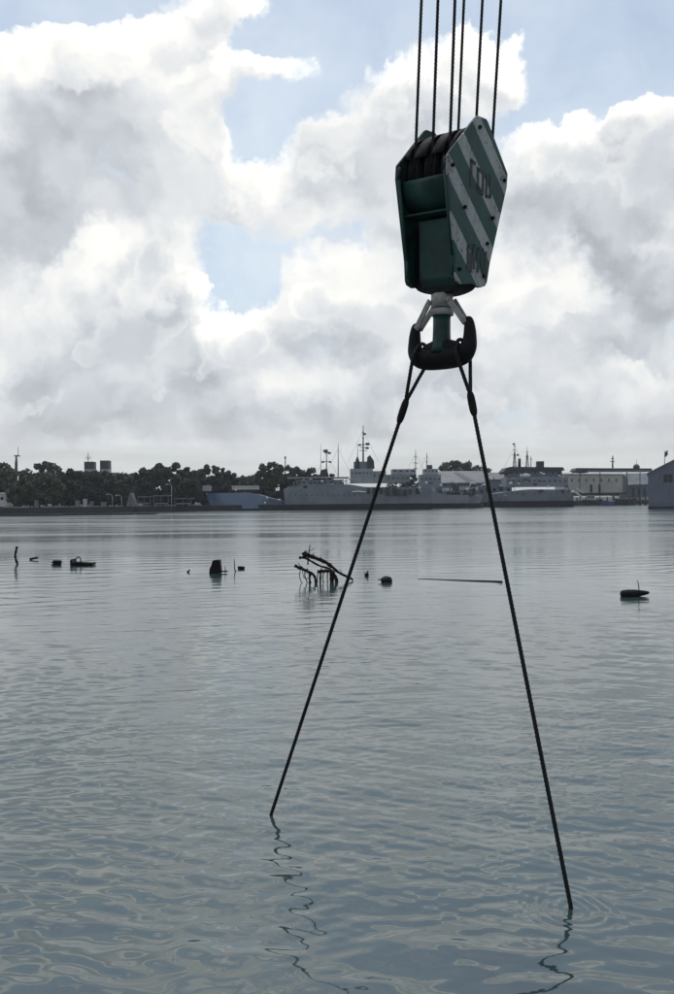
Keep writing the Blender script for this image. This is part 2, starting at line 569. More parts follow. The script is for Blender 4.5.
def build_water():
    rad = [0.0]
    r = .6
    while r < 4.2:
        rad.append(r)
        r *= 1.25
    r = 4.3
    while r < 260:
        rad.append(r)
        r += max(.008, r * r / (CAM_H * FPX) * .55)
    while r < 9000:
        rad.append(r)
        r *= 1.12
    rad = np.array(rad)
    fine = np.linspace(-R(31), R(31), 680)
    az = np.concatenate([fine, np.linspace(R(31), 2 * math.pi - R(31), 62)[1:-1]])
    nr, na = len(rad), len(az)
    Rr, A = np.meshgrid(rad[1:], az, indexing='ij')
    X, Y = Rr * np.sin(A), Rr * np.cos(A)
    dr = np.gradient(rad)[1:]
    daz = np.where(np.abs(az) <= R(31) + 1e-6, R(62) / 679, R(298) / 61)
    res = np.maximum(dr[:, None], Rr * daz[None, :])
    Z = wave_height(X, Y, res)
    Z *= np.clip((420 - Rr) / 200, 0, 1)
    verts = np.concatenate([[[0, 0, 0]], np.stack([X, Y, Z], -1).reshape(-1, 3)])
    idx = 1 + np.arange((nr - 1) * na).reshape(nr - 1, na)
    nxt = np.roll(idx, -1, axis=1)
    quads = np.stack([idx[:-1], idx[1:], nxt[1:], nxt[:-1]], -1).reshape(-1, 4)
    tris = np.stack([np.zeros(na, int), idx[0], nxt[0]], -1)
    me = bpy.data.meshes.new('water')
    nl = quads.size + tris.size
    me.vertices.add(len(verts))
    me.vertices.foreach_set('co', verts.astype(np.float32).ravel())
    me.loops.add(nl)
    me.loops.foreach_set('vertex_index', np.concatenate([quads.ravel(), tris.ravel()]).astype(np.int32))
    me.polygons.add(len(quads) + len(tris))
    me.polygons.foreach_set('loop_start', np.concatenate([np.arange(len(quads)) * 4, quads.size + np.arange(len(tris)) * 3]).astype(np.int32))
    me.polygons.foreach_set('use_smooth', np.ones(len(quads) + len(tris), bool))
    me.update(calc_edges=True)
    me.validate()
    m, nt, p = new_mat('harbour_water')
    gp = nt.n('ShaderNodeNewGeometry').outputs['Position']
    p.inputs['Base Color'].default_value = (.030, .057, .056, 1)
    p.inputs['IOR'].default_value = 2.1
    # wavelets too small for the mesh out there: they act as gloss lost with distance, more where wind ruffles the surface
    far = nt.m('SUBTRACT', 1.0, nt.m('POWER', 2.718, nt.m('MULTIPLY', nt.vm('LENGTH', nt.vm('MULTIPLY', gp, (1, 1, 0))), -.015)))
    ruf = nt.smooth(nt.noise(nt.vm('MULTIPLY', gp, (.16, 1.0, 1)), .12, 4.0, .6), .36, .66, .40, 1.0)
    nt.set(p.inputs['Roughness'], nt.m('MULTIPLY_ADD', nt.m('MULTIPLY', far, ruf), .31, .03))
    st = nt.vm('MULTIPLY', gp, (.75, 1.5, 1))
    fine_n = nt.noise(st, 8.0, 2.0, .5)
    mid_n = nt.noise(nt.vm('MULTIPLY', gp, (.35, .85, 1)), 1.1, 2.0, .5)
    wind = nt.smooth(nt.noise(nt.vm('MULTIPLY', gp, (.5, 1.6, 1)), .045, 3.0, .55), .38, .62, .12, 1.0)
    h = nt.m('MULTIPLY_ADD', mid_n, 1.6, nt.m('MULTIPLY', fine_n, .35))
    bn = nt.n('ShaderNodeBump', {'Strength': nt.m('MULTIPLY', wind, .55), 'Distance': .022, 'Height': h})
    nt.set(p.inputs['Normal'], bn.outputs[0])
    me.materials.append(m)
    ob = bpy.data.objects.new('water', me)
    scene.collection.objects.link(ob)
    tag(ob, 'grey blue harbour water with small ripples', None, kind='structure')
    return ob


build_water()

# ------------------------------------------------------------------ crane hook block, its ropes and slings
M_GREEN = worn('dark_green_paint', (.008, .047, .038), (.016, .014, .012), .50, 4.0, .75, bump=.25, bump_scale=18, spec=.3)
M_BLACK = worn('greasy_black_steel', (.006, .006, .007), (.013, .011, .010), .65, 9.0, .6, bump=.35, bump_scale=30, spec=.18)
M_GREY = worn('bare_grey_steel', (.32, .31, .28), (.14, .12, .10), .55, 12.0, .7, bump=.2)
M_ROPE = worn('greased_wire_rope', (.012, .012, .013), (.02, .019, .018), .65, 30.0, .6, spec=.2)
M_MARK = worn('black_stencil_paint', (.026, .028, .029), (.06, .065, .065), .6, 20.0, .6)


def stripe_mat():
    m, nt, p = new_mat('green_white_stripes')
    oc = nt.n('ShaderNodeTexCoord').outputs['Object']
    s = nt.n('ShaderNodeSeparateXYZ', {'Vector': oc}).outputs
    wob = nt.m('MULTIPLY', nt.m('SUBTRACT', nt.noise(oc, 9.0, 3.0, .6), .5), .02)
    d = nt.m('ADD', nt.m('ADD', nt.m('ADD', s[1], .027), s[2]), wob)
    ph = nt.m('FLOORED_MODULO', nt.m('SUBTRACT', d, .105), .375)
    white = nt.m('MULTIPLY', nt.smooth(ph, .002, .010), nt.smooth(ph, .166, .174, 1.0, 0.0))
    edge = nt.smooth(nt.m('ABSOLUTE', nt.m('ADD', s[1], .027)), .20, .42)
    grime = nt.smooth(nt.noise(nt.vm('MULTIPLY', oc, (1, 3.0, .9)), 4.5, 6.0, .65), .36, .74, 0, .75)
    runs = nt.smooth(nt.noise(nt.vm('MULTIPLY', oc, (1, 16.0, 1.3)), 1.6, 4.0, .6), .56, .72, 0, .55)
    chips = nt.smooth(nt.m('MULTIPLY_ADD', edge, .07, nt.noise(oc, 26.0, 5.0, .72)), .58, .65, 0, .9)
    wh = nt.mix(grime, (.36, .37, .36, 1), (.17, .17, .16, 1))
    gr = nt.mix(grime, (.013, .066, .052, 1), (.010, .034, .030, 1))
    c = nt.mix(white, gr, wh)
    c = nt.mix(runs, c, (.060, .045, .036, 1))
    c = nt.mix(chips, c, (.035, .030, .028, 1))
    nt.set(p.inputs['Base Color'], c)
    p.inputs['Roughness'].default_value = .55
    bn = nt.n('ShaderNodeBump', {'Strength': .25, 'Distance': .004, 'Height': nt.noise(oc, 22.0, 5.0, .6)})
    nt.set(p.inputs['Normal'], bn.outputs[0])
    return m


M_STRIPE = stripe_mat()

BLOCK_O = at(452, 205, 7.1)
BLOCK_R = Matrix.Rotation(R(3.0), 4, 'Y') @ Matrix.Rotation(R(8.0), 4, 'X') @ Matrix.Rotation(R(-48), 4, 'Z')
# in the block's own frame x runs along the sheave axle towards the striped cheek, y across the cheek, z up
WC, HT = -.027, .30


def lathe_x(mb, prof, n=28, c=(0, 0, 0)):
    """prof: (x, radius) pairs turned about the x axis"""
    vs, fs = [], []
    for (x, r) in prof:
        for k in range(n):
            a = 2 * math.pi * k / n
            vs.append((c[0] + x, c[1] + r * math.cos(a), c[2] + r * math.sin(a)))
    for i in range(len(prof) - 1):
        for k in range(n):
            fs.append((i * n + k, i * n + (k + 1) % n, (i + 1) * n + (k + 1) % n, (i + 1) * n + k))
    mb.add(vs, fs, True)
    o = len(mb.v) - len(vs)
    mb.f += [tuple(o + k for k in range(n)), tuple(o + (len(prof) - 1) * n + k for k in range(n))]
    mb.smooth += [False, False]
    return mb


def cheek_outline():
    half = [(.06, .672), (.085, .655), (.395, .305), (.405, .285), (.405, .180), (.238, -.50), (.215, -.665), (.195, -.700), (.13, -.722)]
    pts = half + [(.02, -.700)] + [(-w, z) for (w, z) in reversed(half)]
    return [(w + WC, z) for (w, z) in pts]


block = bpy.data.objects.new('crane_hook_block', None)
scene.collection.objects.link(block)
block.matrix_world = Matrix.Translation(BLOCK_O) @ BLOCK_R
tag(block, 'dark green crane hook block with green and white striped cheek hanging from six ropes', 'hook block')


def bpart(name, mb, mat, parent=None, bevel=0.0, label=None):
    ob = mb.build(name, mat, parent or block, (0, 0, 0), bevel)
    if label:
        ob['label'] = label
    return ob


cheek = {}
for sx in (1, -1):
    x0 = HT - .022 if sx > 0 else -HT
    pl = MB().prism([(x0, w, z) for (w, z) in cheek_outline()], (.022, 0, 0))
    cheek[sx] = bpart('cheek_plate', pl, M_STRIPE if sx > 0 else M_GREEN, bevel=.004,
                      label='cheek plate painted with diagonal green and white stripes' if sx > 0 else 'plain dark green far cheek plate')
    # thick rolled edge welded inside the plate
    inner = [(WC + (w - WC) * .97, z * .98) for (w, z) in cheek_outline()]
    rim = MB()
    for i in range(len(inner)):
        p, q = inner[i], inner[(i + 1) % len(inner)]
        if p[1] < .28 and q[1] < .28 and min(p[1], q[1]) > -.71 and abs(p[0] - q[0]) < .3 and (p[0] - WC) * (q[0] - WC) > 0:
            xr = x0 - .014 if sx > 0 else x0 + .036
            rim.tube([(xr, *p), (xr, *q)], .016, 8)
    bpart('edge_bar', rim, M_GREEN, cheek[sx])
    for (w, z) in ((-.371, .216), (-.183, -.087), (.202, -.114), (.148, -.34), (-.055, .585), (.33, .23), (-.2, -.60), (.13, -.62)):
        b = MB()
        r = .017
        b2 = lathe_x(b, [(0, r), (.014 * sx, r), (.019 * sx, r * .8)], 6, (HT * sx, w, z))
        bpart('bolt', b2, M_BLACK, cheek[sx])

# stencilled marks on the striped cheek, worn past reading
XM = HT + .0015


def strokes(lst, th=.027):
    mb = MB()
    for (p, q) in lst:
        p, q = Vector((XM, *p)), Vector((XM, *q))
        d = (q - p).normalized()
        n = Vector((1, 0, 0)).cross(d) * th / 2
        e = d * th * .35
        mb.prism([p - e + n, q + e + n, q + e - n, p - e - n], (.0025, 0, 0))
    return mb


bpart('stencilled_mark', strokes([((-.135, .300), (-.118, .095)), ((-.135, .300), (-.085, .285)), ((-.040, .250), (-.025, .105)), ((-.025, .105), (.010, .085)),
                                  ((-.040, .250), (.030, .235)), ((.030, .235), (.045, .085)), ((-.025, .085), (.045, .060)),
                                  ((.085, .225), (.092, .050)), ((.135, .230), (.150, .060)), ((.092, .050), (.150, .055))]), M_MARK, cheek[1],
      label='worn black stencilled marks on the upper stripes')
bpart('stencilled_mark', strokes([((-.105, -.400), (-.090, -.585)), ((-.105, -.400), (-.030, -.380)), ((-.030, -.380), (-.010, -.570)), ((-.060, -.450), (-.050, -.600)),
                                  ((.030, -.400), (.045, -.590)), ((.030, -.400), (.095, -.400)), ((.095, -.400), (.070, -.500)), ((.080, -.500), (.135, -.600)),
                                  ((.140, -.420), (.150, -.560))], .030), M_MARK, cheek[1], label='worn black stencilled marks near the foot of the cheek')

# three grooved sheaves on one axle
SH_Y, SH_Z, SH_R = WC + .005, .255, .268
SHX = (-.190, 0.012, .214 - .012)
for x in SHX:
    s = MB()
    lathe_x(s, [(-.060, .02), (-.060, SH_R + .045), (-.045, SH_R + .047), (-.014, SH_R), (.014, SH_R), (.045, SH_R + .047), (.060, SH_R + .045), (.060, .02)], 40, (x, SH_Y, SH_Z))
    bpart('sheave', s, M_BLACK)
ax = lathe_x(MB(), [(-HT - .05, .055), (-HT - .045, .06), (HT - .025, .06), (HT - .024, .05)], 20, (0, SH_Y, SH_Z))
bpart('axle', ax, M_BLACK)
IN = HT - .022


def band(mb, prof, x0, x1, th):
    """bend a sheet along (y, z) points and give it thickness"""
    n = len(prof)
    P = [Vector((0, *p)) for p in prof]
    off = []
    for i in range(n):
        t = (P[min(i + 1, n - 1)] - P[max(i - 1, 0)]).normalized()
        off.append(P[i] + Vector((1, 0, 0)).cross(t) * th)
    vs = [Vector((x, p.y, p.z)) for x in (x0, x1) for p in P] + [Vector((x, p.y, p.z)) for x in (x0, x1) for p in off]
    fs = []
    for i in range(n - 1):
        a, b, c, d = i, i + 1, n + i + 1, n + i
        fs += [(a, b, c, d), tuple(2 * n + k for k in (d, c, b, a))]
        fs += [(a, 2 * n + a, 2 * n + b, b), (d, c, 2 * n + c, 2 * n + d)]
    fs += [(0, n, 3 * n, 2 * n), (n - 1, 3 * n - 1, 4 * n - 1, 2 * n - 1)]
    return mb.add(vs, fs, True)


IN0 = IN - .002
# rope guards over the top, left and right of the ropes
for sy in (-1, 1):
    for x in (-.27, -.09, .108, .262):
        gmb = MB().box((x, WC + sy * .16, .500), (.035 if abs(x) < .2 else .012, .10, .05), Matrix.Rotation(-sy * R(46), 4, 'X'))
        bpart('rope_guard', gmb, M_BLACK)
for sy in (-1, 1):
    prof = []
    for i in range(9):
        a = R(16) + R(68) * i / 8
        prof.append((SH_Y + sy * .345 * math.cos(a), SH_Z + .345 * math.sin(a)))
    for xa, xb in ((-IN0, SHX[0] - .03), (SHX[0] + .03, SHX[1] - .03), (SHX[1] + .03, SHX[2] - .03), (SHX[2] + .03, IN0)):
        bpart('rope_hood', band(MB(), prof, xa, xb, .008 * sy), M_BLACK)
tie = MB()
for (w, z) in ((-.17, .535), (.14, .535)):
    tie.tube([(-HT + .022, w, z), (HT - .022, w, z)], .022, 12)
bpart('tie_bar', tie, M_BLACK)

# rolled guard, shelf and lower body between the cheeks
for sy in (-1, 1):
    prof = []
    for i in range(13):
        a = R(8) + R(74) * i / 12
        prof.append((WC + sy * (.345 * math.cos(a) ** .8 + .015), .20 - .30 * math.sin(a) * 1.05))
    g = band(MB(), prof, -IN + .001, IN - .001, .010 * sy)
    bpart('sheave_guard', g, M_GREEN)
    sh = MB().box((0, WC + sy * .215, -.125), (2 * IN - .004, .17, .014), Matrix.Rotation(sy * R(4), 4, 'X'))
    bpart('shelf_plate', sh, M_GREEN, bevel=.003)
low = MB()
low.prism([(-.17, WC - .215, -.16), (-.17, WC + .215, -.16), (-.17, WC + .16, -.66), (-.17, WC + .10, -.735), (-.17, WC - .10, -.735), (-.17, WC - .16, -.66)], (.40, 0, 0))
bpart('lower_body', low, M_GREEN, bevel=.012)
web = MB().prism([(-IN, WC - .10, -.20), (-IN, WC + .10, -.20), (-IN, WC + .12, -.60), (-IN, WC + .06, -.71), (-IN, WC - .06, -.71), (-IN, WC - .12, -.60)], (2 * IN, 0, 0))
bpart('cross_web', web, M_BLACK, bevel=.006)
# crosshead the hook turns in
ch = MB()
prof = [(-.27, -.63)] + [(-.27 + .54 * t, -.715 - .075 * math.sin(math.pi * t) ** .6) for t in [i / 14 for i in range(15)]] + [(.27, -.63)]
ch.prism([(x, WC - .11, z) for (x, z) in prof], (0, .22, 0))
bpart('crosshead', ch, M_BLACK, bevel=.010)

# ---- hook: turns so that its two horns lie along the slings
HDIR = Vector((WR.x - WL.x, WR.y - WL.y, 0)).normalized()
HOOK_O = at(441.5, 353, 7.15)
hx = (HDIR + Vector((0, 0, .0))).normalized()
hz = Matrix.Rotation(R(2.0), 4, 'Y') @ Vector((0, -.03, 1))
hz = (hz - hx * hz.dot(hx) * .5).normalized()
hy = hz.cross(hx).normalized()
hx = hy.cross(hz).normalized()
HM = Matrix(((hx.x, hy.x, hz.x, HOOK_O.x), (hx.y, hy.y, hz.y, HOOK_O.y), (hx.z, hy.z, hz.z, HOOK_O.z), (0, 0, 0, 1)))
BINV = block.matrix_world.inverted()


def hk(x, y, z):
    return BINV @ (HM @ Vector((x * .93, y, z)))


def hook_mesh():
    mb = MB()
    path = [(-.272, .290), (-.290, .262), (-.300, .190), (-.302, .110), (-.288, .035), (-.235, -.020), (-.150, -.040), (0, -.044),
            (.150, -.040), (.235, -.020), (.288, .035), (.302, .110), (.300, .190), (.290, .262), (.272, .290)]
    rads = [.014, .036, .048, .056, .070, .090, .096, .098, .096, .090, .070, .056, .048, .036, .014]
    P = spline([(x, r, z) for (x, z), r in zip(path, rads)], 56)
    mb.tube([hk(p.x, 0, p.z) for p in P], [p.y * 1.06 for p in P], 16)
    # saddles running up into the shank
    Q = spline([(-.175, .060, .030), (-.10, .075, .035), (0, .085, .05), (.10, .075, .035), (.175, .060, .030)], 16)
    mb.tube([hk(p.x, 0, p.z) for p in Q], [p.y for p in Q], 14)
    return mb


hook = bpart('hook', hook_mesh(), M_BLACK, label='black double hook with two upturned horns')
sk = MB().tube([hk(0, 0, z) for z in (.0, .06, .10, .20, .34)], [.11, .092, .082, .078, .078], 20)
bpart('shank', sk, M_GREEN, hook, label='green painted hook shank')
nut = MB()
nut.tube([hk(0, 0, z) for z in (.330, .335, .385, .390)], [.096, .106, .106, .098], 8)
nut.tube([hk(0, 0, z) for z in (.400, .404, .520, .524)], [.090, .098, .098, .090], 8)
bpart('hook_nut', nut, M_GREY, hook, label='grey hook nut and collar under the block')
for s in (-1, 1):
    la = MB()
    for sy in (-.06, .06):
        a, b = Vector((s * .095, sy, .470)), Vector((s * .268, sy * .55, .235))
        d = (b - a).normalized()
        n = Vector((0, 1, 0)).cross(d).normalized() * .024
        e = Vector((0, .010, 0))
        la.prism([hk(*v) for v in (a + n - e, b + n - e, b - n - e, a - n - e)], hk(*(a + n + e)) - hk(*(a + n - e)))
    la.tube([hk(s * .105, -.085, .455), hk(s * .105, .085, .455)], .014, 8)
    la.tube([hk(s * .255, -.055, .25), hk(s * .255, .055, .25)], .012, 8)
    bpart('safety_latch', la, M_GREY, hook)

# ---- six hoist ropes
names = ['leftmost of the six hoist ropes above the hook block', 'second hoist rope from the left above the hook block',
         'third hoist rope from the left, left one of the middle pair', 'fourth hoist rope from the left, right one of the middle pair',
         'fifth hoist rope from the left above the striped cheek', 'rightmost of the six hoist ropes, running behind the striped cheek']
TOPX = (421.5, 438, 455, 464, 482.5, 501)
k = 0
for sy in (-1, 1):
    for i, x in enumerate(SHX):
        base = block.matrix_world @ Vector((x, SH_Y + sy * (SH_R + .010), SH_Z + .02))
        # up past the picture's edge towards the boom head
        top = at(TOPX[k], 0, base.y - .07)
        d = (top - base)
        end = base + d * 5.2
        n = 420
        pts = [base + (end - base) * (j / n) for j in range(n + 1)]
        rp = MB().tube(pts, 0.0132, 10, lobes=5, depth=.07, turns=38.0)
        ob = rp.build('hoist_rope', M_ROPE, None, base)
        tag(ob, names[k], 'rope', 'hoist ropes')
        k += 1

# ---- two wire slings hung over the horns
for s, W, lab, fpx in ((-1, WL, 'left wire sling running from the hook down into the water', (400.5, 397, 395.5, 422)),
                       (1, WR, 'right wire sling entering the water inside small ripple rings', (473.5, 391, 476.5, 415))):
    t = Thing('wire_sling', lab, 'sling', W, 'slings on the hook')
    seat = HM @ Vector((s * .19, 0, .06))
    # ferrule ends on the straight line from the hook to the water
    def online(px, py):
        r_ = ray(px, py)
        o_ = Vector((0, 0, CAM_H))
        u = (W - seat).normalized()
        n_ = r_.cross(u).cross(r_)
        return seat + u * ((o_ - seat).dot(n_) / u.dot(n_))
    f0, f1 = online(fpx[0], fpx[1]), online(fpx[2], fpx[3])
    u = (W - f1).normalized()
    f0 = f1 - u * (f1 - f0).length
    end = W + u * .8
    n = 620
    t.part('cable', MB().tube([f1 + (end - f1) * (j / n) for j in range(n + 1)], .0172, 10, lobes=5, depth=.07, turns=36.0), M_ROPE)
    fp = [f0 + (f1 - f0) * v for v in (0, .06, .2, .5, .8, .94, 1.0)]
    t.part('ferrule', MB().tube(fp, [.020, .027, .033, .035, .033, .026, .019], 14), M_BLACK)
    top = HM @ Vector((s * .195, 0, .085))
    front = HM @ Vector((s * .215, -.125, -.03))
    back = HM @ Vector((s * .215, .125, -.03))
    side = (front - back).normalized()
    loop = spline([f0 + side * .012, f0 * .55 + front * .45 + side * .012, front, top + side * .05, top - side * .05, back, f0 * .55 + back * .45 - side * .012, f0 - side * .012], 150)
    t.part('eye_loop', MB().tube(loop, .0165, 10, lobes=5, depth=.07, turns=36.0), M_ROPE)

# ------------------------------------------------------------------ wreckage standing out of the water
M_WET = worn('wet_blackened_wood', (.006, .006, .006), (.013, .012, .010), .6, 14.0, .6, bump=.4, bump_scale=25, spec=.15)
M_WETM = worn('wet_dark_metal', (.006, .007, .008), (.016, .013, .010), .6, 10.0, .6, bump=.3, spec=.15)
M_BARK = worn('sodden_branch_bark', (.010, .008, .006), (.030, .022, .015), .7, 20.0, .7, bump=.5, bump_scale=60, spec=.12)


def wdepth(px, py):
    return on_water(px, py).y


def tagged(mb, name, mat, base, label, cat, group=None, bevel=0.0):
    ob = mb.build(name, mat, None, base, bevel)
    return tag(ob, label, cat, group)


G = 'dark wreckage standing out of the water'
# crooked post at the far left
d = wdepth(17, 564.5)
P = [at(x, y, d) for x, y in ((18.2, 568), (17.4, 564), (15.6, 559), (15.2, 555), (16.0, 551), (16.8, 547.5))]
c = Thing('mooring_post', 'crooked dark post bowed to the left, standing out of water far left', 'post', on_water(17, 564.5), G)
pp = spline(P, 16)
c.part('post', MB().tube(pp, [.055 + .012 * math.sin(i * 1.7) for i in range(17)], 10), M_WET)
c.part('cap', MB().tube([pp[-1], pp[-1] + Vector((.01, 0, .05))], [.075, .06], 10), M_WETM)
# short tilted drum
b = on_water(34, 560)
d = b.y
tagged(MB().tube([at(29.5, 559.2, d), at(30.2, 559.0, d), at(33, 558.6, d - .03), at(37.4, 557.8, d), at(38.2, 557.7, d)], [.035, .062, .066, .058, .030], 12),
       'drum_float', M_WETM, b, 'small tilted drum float just right of the crooked post', 'float', G)
# square crate with a stub
b = on_water(56, 565.2)
d = b.y
c = Thing('sunken_crate', 'square dark crate half under water, stub on its right side', 'crate', b, G)
w = .195
Mz = Matrix.Rotation(R(12), 4, 'Z') @ Matrix.Rotation(R(2), 4, 'Y')
c.part('crate_body', MB().box(b + Vector((0, .15, .05)), (w * 2, .34, .36), Mz), M_WET, bevel=.02)
for zz in (.02, .14):
    c.part('batten', MB().box(b + Vector((-.002, -.035, zz)), (w * 2 + .03, .03, .045), Mz), M_WET)
c.part('stub', MB().tube([at(60.5, 561.8, d + .1), at(62.6, 562.3, d + .1)], [.045, .02], 8), M_WETM)
# hull fragment with a hoop
b = on_water(80, 566)
d = b.y
c = Thing('hull_fragment', 'low dark hull fragment tapering right with a hoop standing on it', 'wreckage', b, G)
out = [(69.8, 561), (71, 559.2), (72.5, 562.5), (76, 562.2), (83, 562.6), (89, 563.2), (91.6, 562.8), (92.2, 565.3), (86, 566.5), (77, 567.5), (70.2, 567.8)]
c.part('hull', MB().prism([at(x, y, d) for x, y in out], (.03, .55, 0)), M_WET, bevel=.015)
c.part('hoop', MB().tube(spline([at(x, y, d - .05) for x, y in ((75.8, 568), (75.8, 561), (76.6, 558), (78.4, 557), (80.1, 558), (80.9, 561), (80.9, 568))], 24), .026, 8), M_WETM)
c.part('plank', MB().box(at(84, 564.6, d - .04), (.50, .04, .06), Matrix.Rotation(R(3), 4, 'Y')), M_WET)
# tiny stub
b = on_water(188.5, 572.3)
d = b.y
tagged(MB().tube([at(187.4, 573.5, d), at(188.2, 571.6, d), at(190.0, 569.6, d)], [.05, .048, .018], 8), 'stub', M_WET, b,
       'tiny dark stub alone in open water left of the broad stump', 'stub', G)
# broad stump with a board and stick
b = on_water(216, 573)
d = b.y
c = Thing('timber_stump', 'broad black timber stump leaning left with a board at its foot', 'stump', b, G)
out = [(209.0, 574), (209.4, 568.5), (211.2, 565.5), (212.0, 561.5), (213.6, 560.2), (217, 560.0), (219.6, 560.0), (219.8, 564), (220.6, 570), (220.2, 574)]
c.part('stump', MB().prism([at(x, y, d - .12) for x, y in out], (.02, .34, 0)), M_WET, bevel=.03)
c.part('board', MB().box(at(223.5, 571.4, d), (.36, .16, .05), Matrix.Rotation(R(-2), 4, 'Y')), M_WET)
c.part('stick', MB().tube([at(225.4, 573, d), at(225.3, 570, d), at(225.0, 566.3, d)], [.02, .018, .012], 6), M_BARK)
# thin crooked stick
b = on_water(235.5, 571.5)
d = b.y
tagged(MB().tube([at(x, y, d) for x, y in ((237.6, 573.5), (236.0, 571.5), (234.8, 570), (234.6, 566), (234.4, 562.5), (234.2, 558.8))], [.030, .028, .024, .020, .017, .012], 7),
       'crooked_stick', M_BARK, b, 'thin crooked stick standing upright right of the broad stump', 'stick', G)
b = on_water(241, 569)
d = b.y
tagged(MB().tube([at(237.6, 567.6, d), at(238.2, 567.6, d), at(241, 567.7, d), at(244.2, 567.8, d), at(244.8, 567.8, d)], [.035, .066, .07, .062, .03], 12),
       'drum_float', M_WETM, b, 'small level drum float beside the thin crooked stick', 'float', G)

# tangle of branches
b = on_water(318, 582)
d = b.y
c = Thing('driftwood_branch', 'tangle of bare black branches sticking out of the water', 'branch', b)


def limb(name, pts, r0, r1, dd=0.0, n=18, dz=0.0):
    p = spline([at(x, y, d + dd + dz * i) for i, (x, y) in enumerate(pts)], n)
    return c.part(name, MB().tube(p, [(r0 + (r1 - r0) * i / n) * (1 + .14 * math.sin(i * 2.1)) for i in range(n + 1)], 8), M_BARK)


limb('trunk', ((303.6, 553.2), (308, 555.2), (312, 556.7), (325, 562), (332, 566.8), (339, 572.7), (350, 578.0), (353, 580)), .092, .034, 0, 24, .05)
limb('knot', ((303.2, 552.4), (304.4, 555.6), (305.8, 558.6)), .075, .05, -.02)
limb('branch', ((299, 557.9), (303.5, 557.6), (308.5, 559.7), (319, 565.6), (330, 569), (333.5, 573)), .05, .030, .12)
limb('twig', ((310.0, 545.0), (309.2, 551), (308.4, 557), (307.8, 565.0)), .016, .028, -.05)
limb('branch', ((294.6, 565.4), (299, 567.8), (306, 570.6), (313, 574.5), (315.4, 579), (315.6, 584)), .062, .045, -.30)
limb('branch', ((317.2, 571.8), (324, 571.2), (331, 571.5), (335.8, 577.5), (337, 583)), .058, .062, -.10)
limb('stub', ((331.2, 570.5), (331.6, 576), (332.2, 586)), .070, .085, -.12, 10)
limb('stub', ((320.8, 569.6), (320.4, 575), (320.2, 585)), .034, .040, -.15, 10)
limb('twig', ((322, 566), (321.4, 569), (323.5, 573.2)), .018, .014, -.1, 8)
limb('twig', ((302.0, 566.5), (300.2, 571), (299.6, 576), (300.8, 581), (304.0, 585), (309, 587)), .017, .014, -.35)
limb('twig', ((302.5, 570.5), (303.8, 577), (307.5, 579.0), (309.8, 575), (308.6, 571.6)), .014, .012, -.32)
limb('twig', ((309.2, 573.5), (309.6, 579), (309.4, 584)), .030, .034, -.33, 8)
limb('twig', ((303.5, 552.8), (311.5, 550.0), (315.0, 547.6)), .013, .007, .02, 8)
rt = random.Random(12)
for (x, y) in ((306, 556), (309, 558), (313, 558.5), (318, 560), (322, 562), (327, 565), (331, 568), (303, 568), (308, 572), (312, 575), (326, 571), (335, 573), (316, 564), (341, 575)):
    a, l = rt.uniform(-2.6, -.5), rt.uniform(4, 9)
    limb('twig', ((x, y), (x + math.cos(a) * l * .5 + rt.uniform(-1, 1), y + math.sin(a) * l * .45), (x + math.cos(a) * l, y + math.sin(a) * l * .8 + rt.uniform(-1, 2))), .022, .010, rt.uniform(-.3, .3), 8)
for (x, y) in ((311, 574), (318, 572), (324, 572), (328, 572), (305, 571), (334, 577)):
    limb('twig', ((x, y), (x + rt.uniform(-1.5, 1.5), y + 5), (x + rt.uniform(-2.5, 2.5), y + 12)), .022, .018, rt.uniform(-.3, .1), 8)
# small stub, buoy, long pole, right-hand float
b = on_water(367.3, 576.2)
d = b.y
c = Thing('bobbing_bottle', 'small dark upright object floating left of the black buoy', 'float', b)
c.part('bottle_body', MB().tube([at(366.4, 578, d), at(366.8, 574.5, d), at(367.4, 572.9, d)], [.085, .09, .05], 12), M_WETM)
c.part('neck', MB().tube([at(367.4, 573.2, d), at(367.9, 570.6, d)], [.028, .024], 8), M_WETM)
b = on_water(386.3, 582.0)
d = b.y
c = Thing('float_buoy', 'black lens shaped buoy floating between the two slings', 'buoy', b)
c.part('buoy_body', MB().blob(at(386.4, 580.2, d), (.235, .22, .15), 3, .08, 18, 12), M_WET)
c.part('ring', MB().tube([at(380.2, 579.8, d), at(379.0, 579.4, d), at(378.4, 580.2, d)], [.03, .025, .02], 8), M_WETM)
b = on_water(462, 581)
P = [on_water(418, 579.2, 0), on_water(432, 579.4, 0), on_water(448, 580.2, .0), on_water(470, 581.0, .0), on_water(490, 581.6, .005), on_water(502, 582.2, .012)]
pts = spline(P, 30)
tagged(MB().tube(pts, [.018 + .035 * (i / 30) for i in range(31)], 10), 'floating_pole', M_WET, b, 'long thin dark pole floating flat between the two slings', 'pole')
b = on_water(634, 596.5)
d = b.y
c = Thing('capsized_float', 'black float tapering to the right with a bent stick above', 'float', b)
prof = [(-.46, .06), (-.44, .12), (-.36, .155), (-.2, .165), (0, .150), (.2, .115), (.38, .075), (.47, .045), (.49, .02)]
pts = [at(634.5, 594, d) + Vector((x * .97, 0, .015 + x * .05)) for x, r in prof]
c.part('float_body', MB().tube(pts, [r * .86 for x, r in prof], 14), M_WET)
c.part('fin', MB().prism([at(626, 597, d - .1), at(624, 600, d - .1), at(632, 599, d - .1)], (0, .12, 0)), M_WET)
c.part('stick', MB().tube([at(639.0, 592, d), at(638.8, 587, d), at(638.3, 583.5, d), at(637.0, 580, d)], [.014, .014, .013, .008], 6), M_BARK)

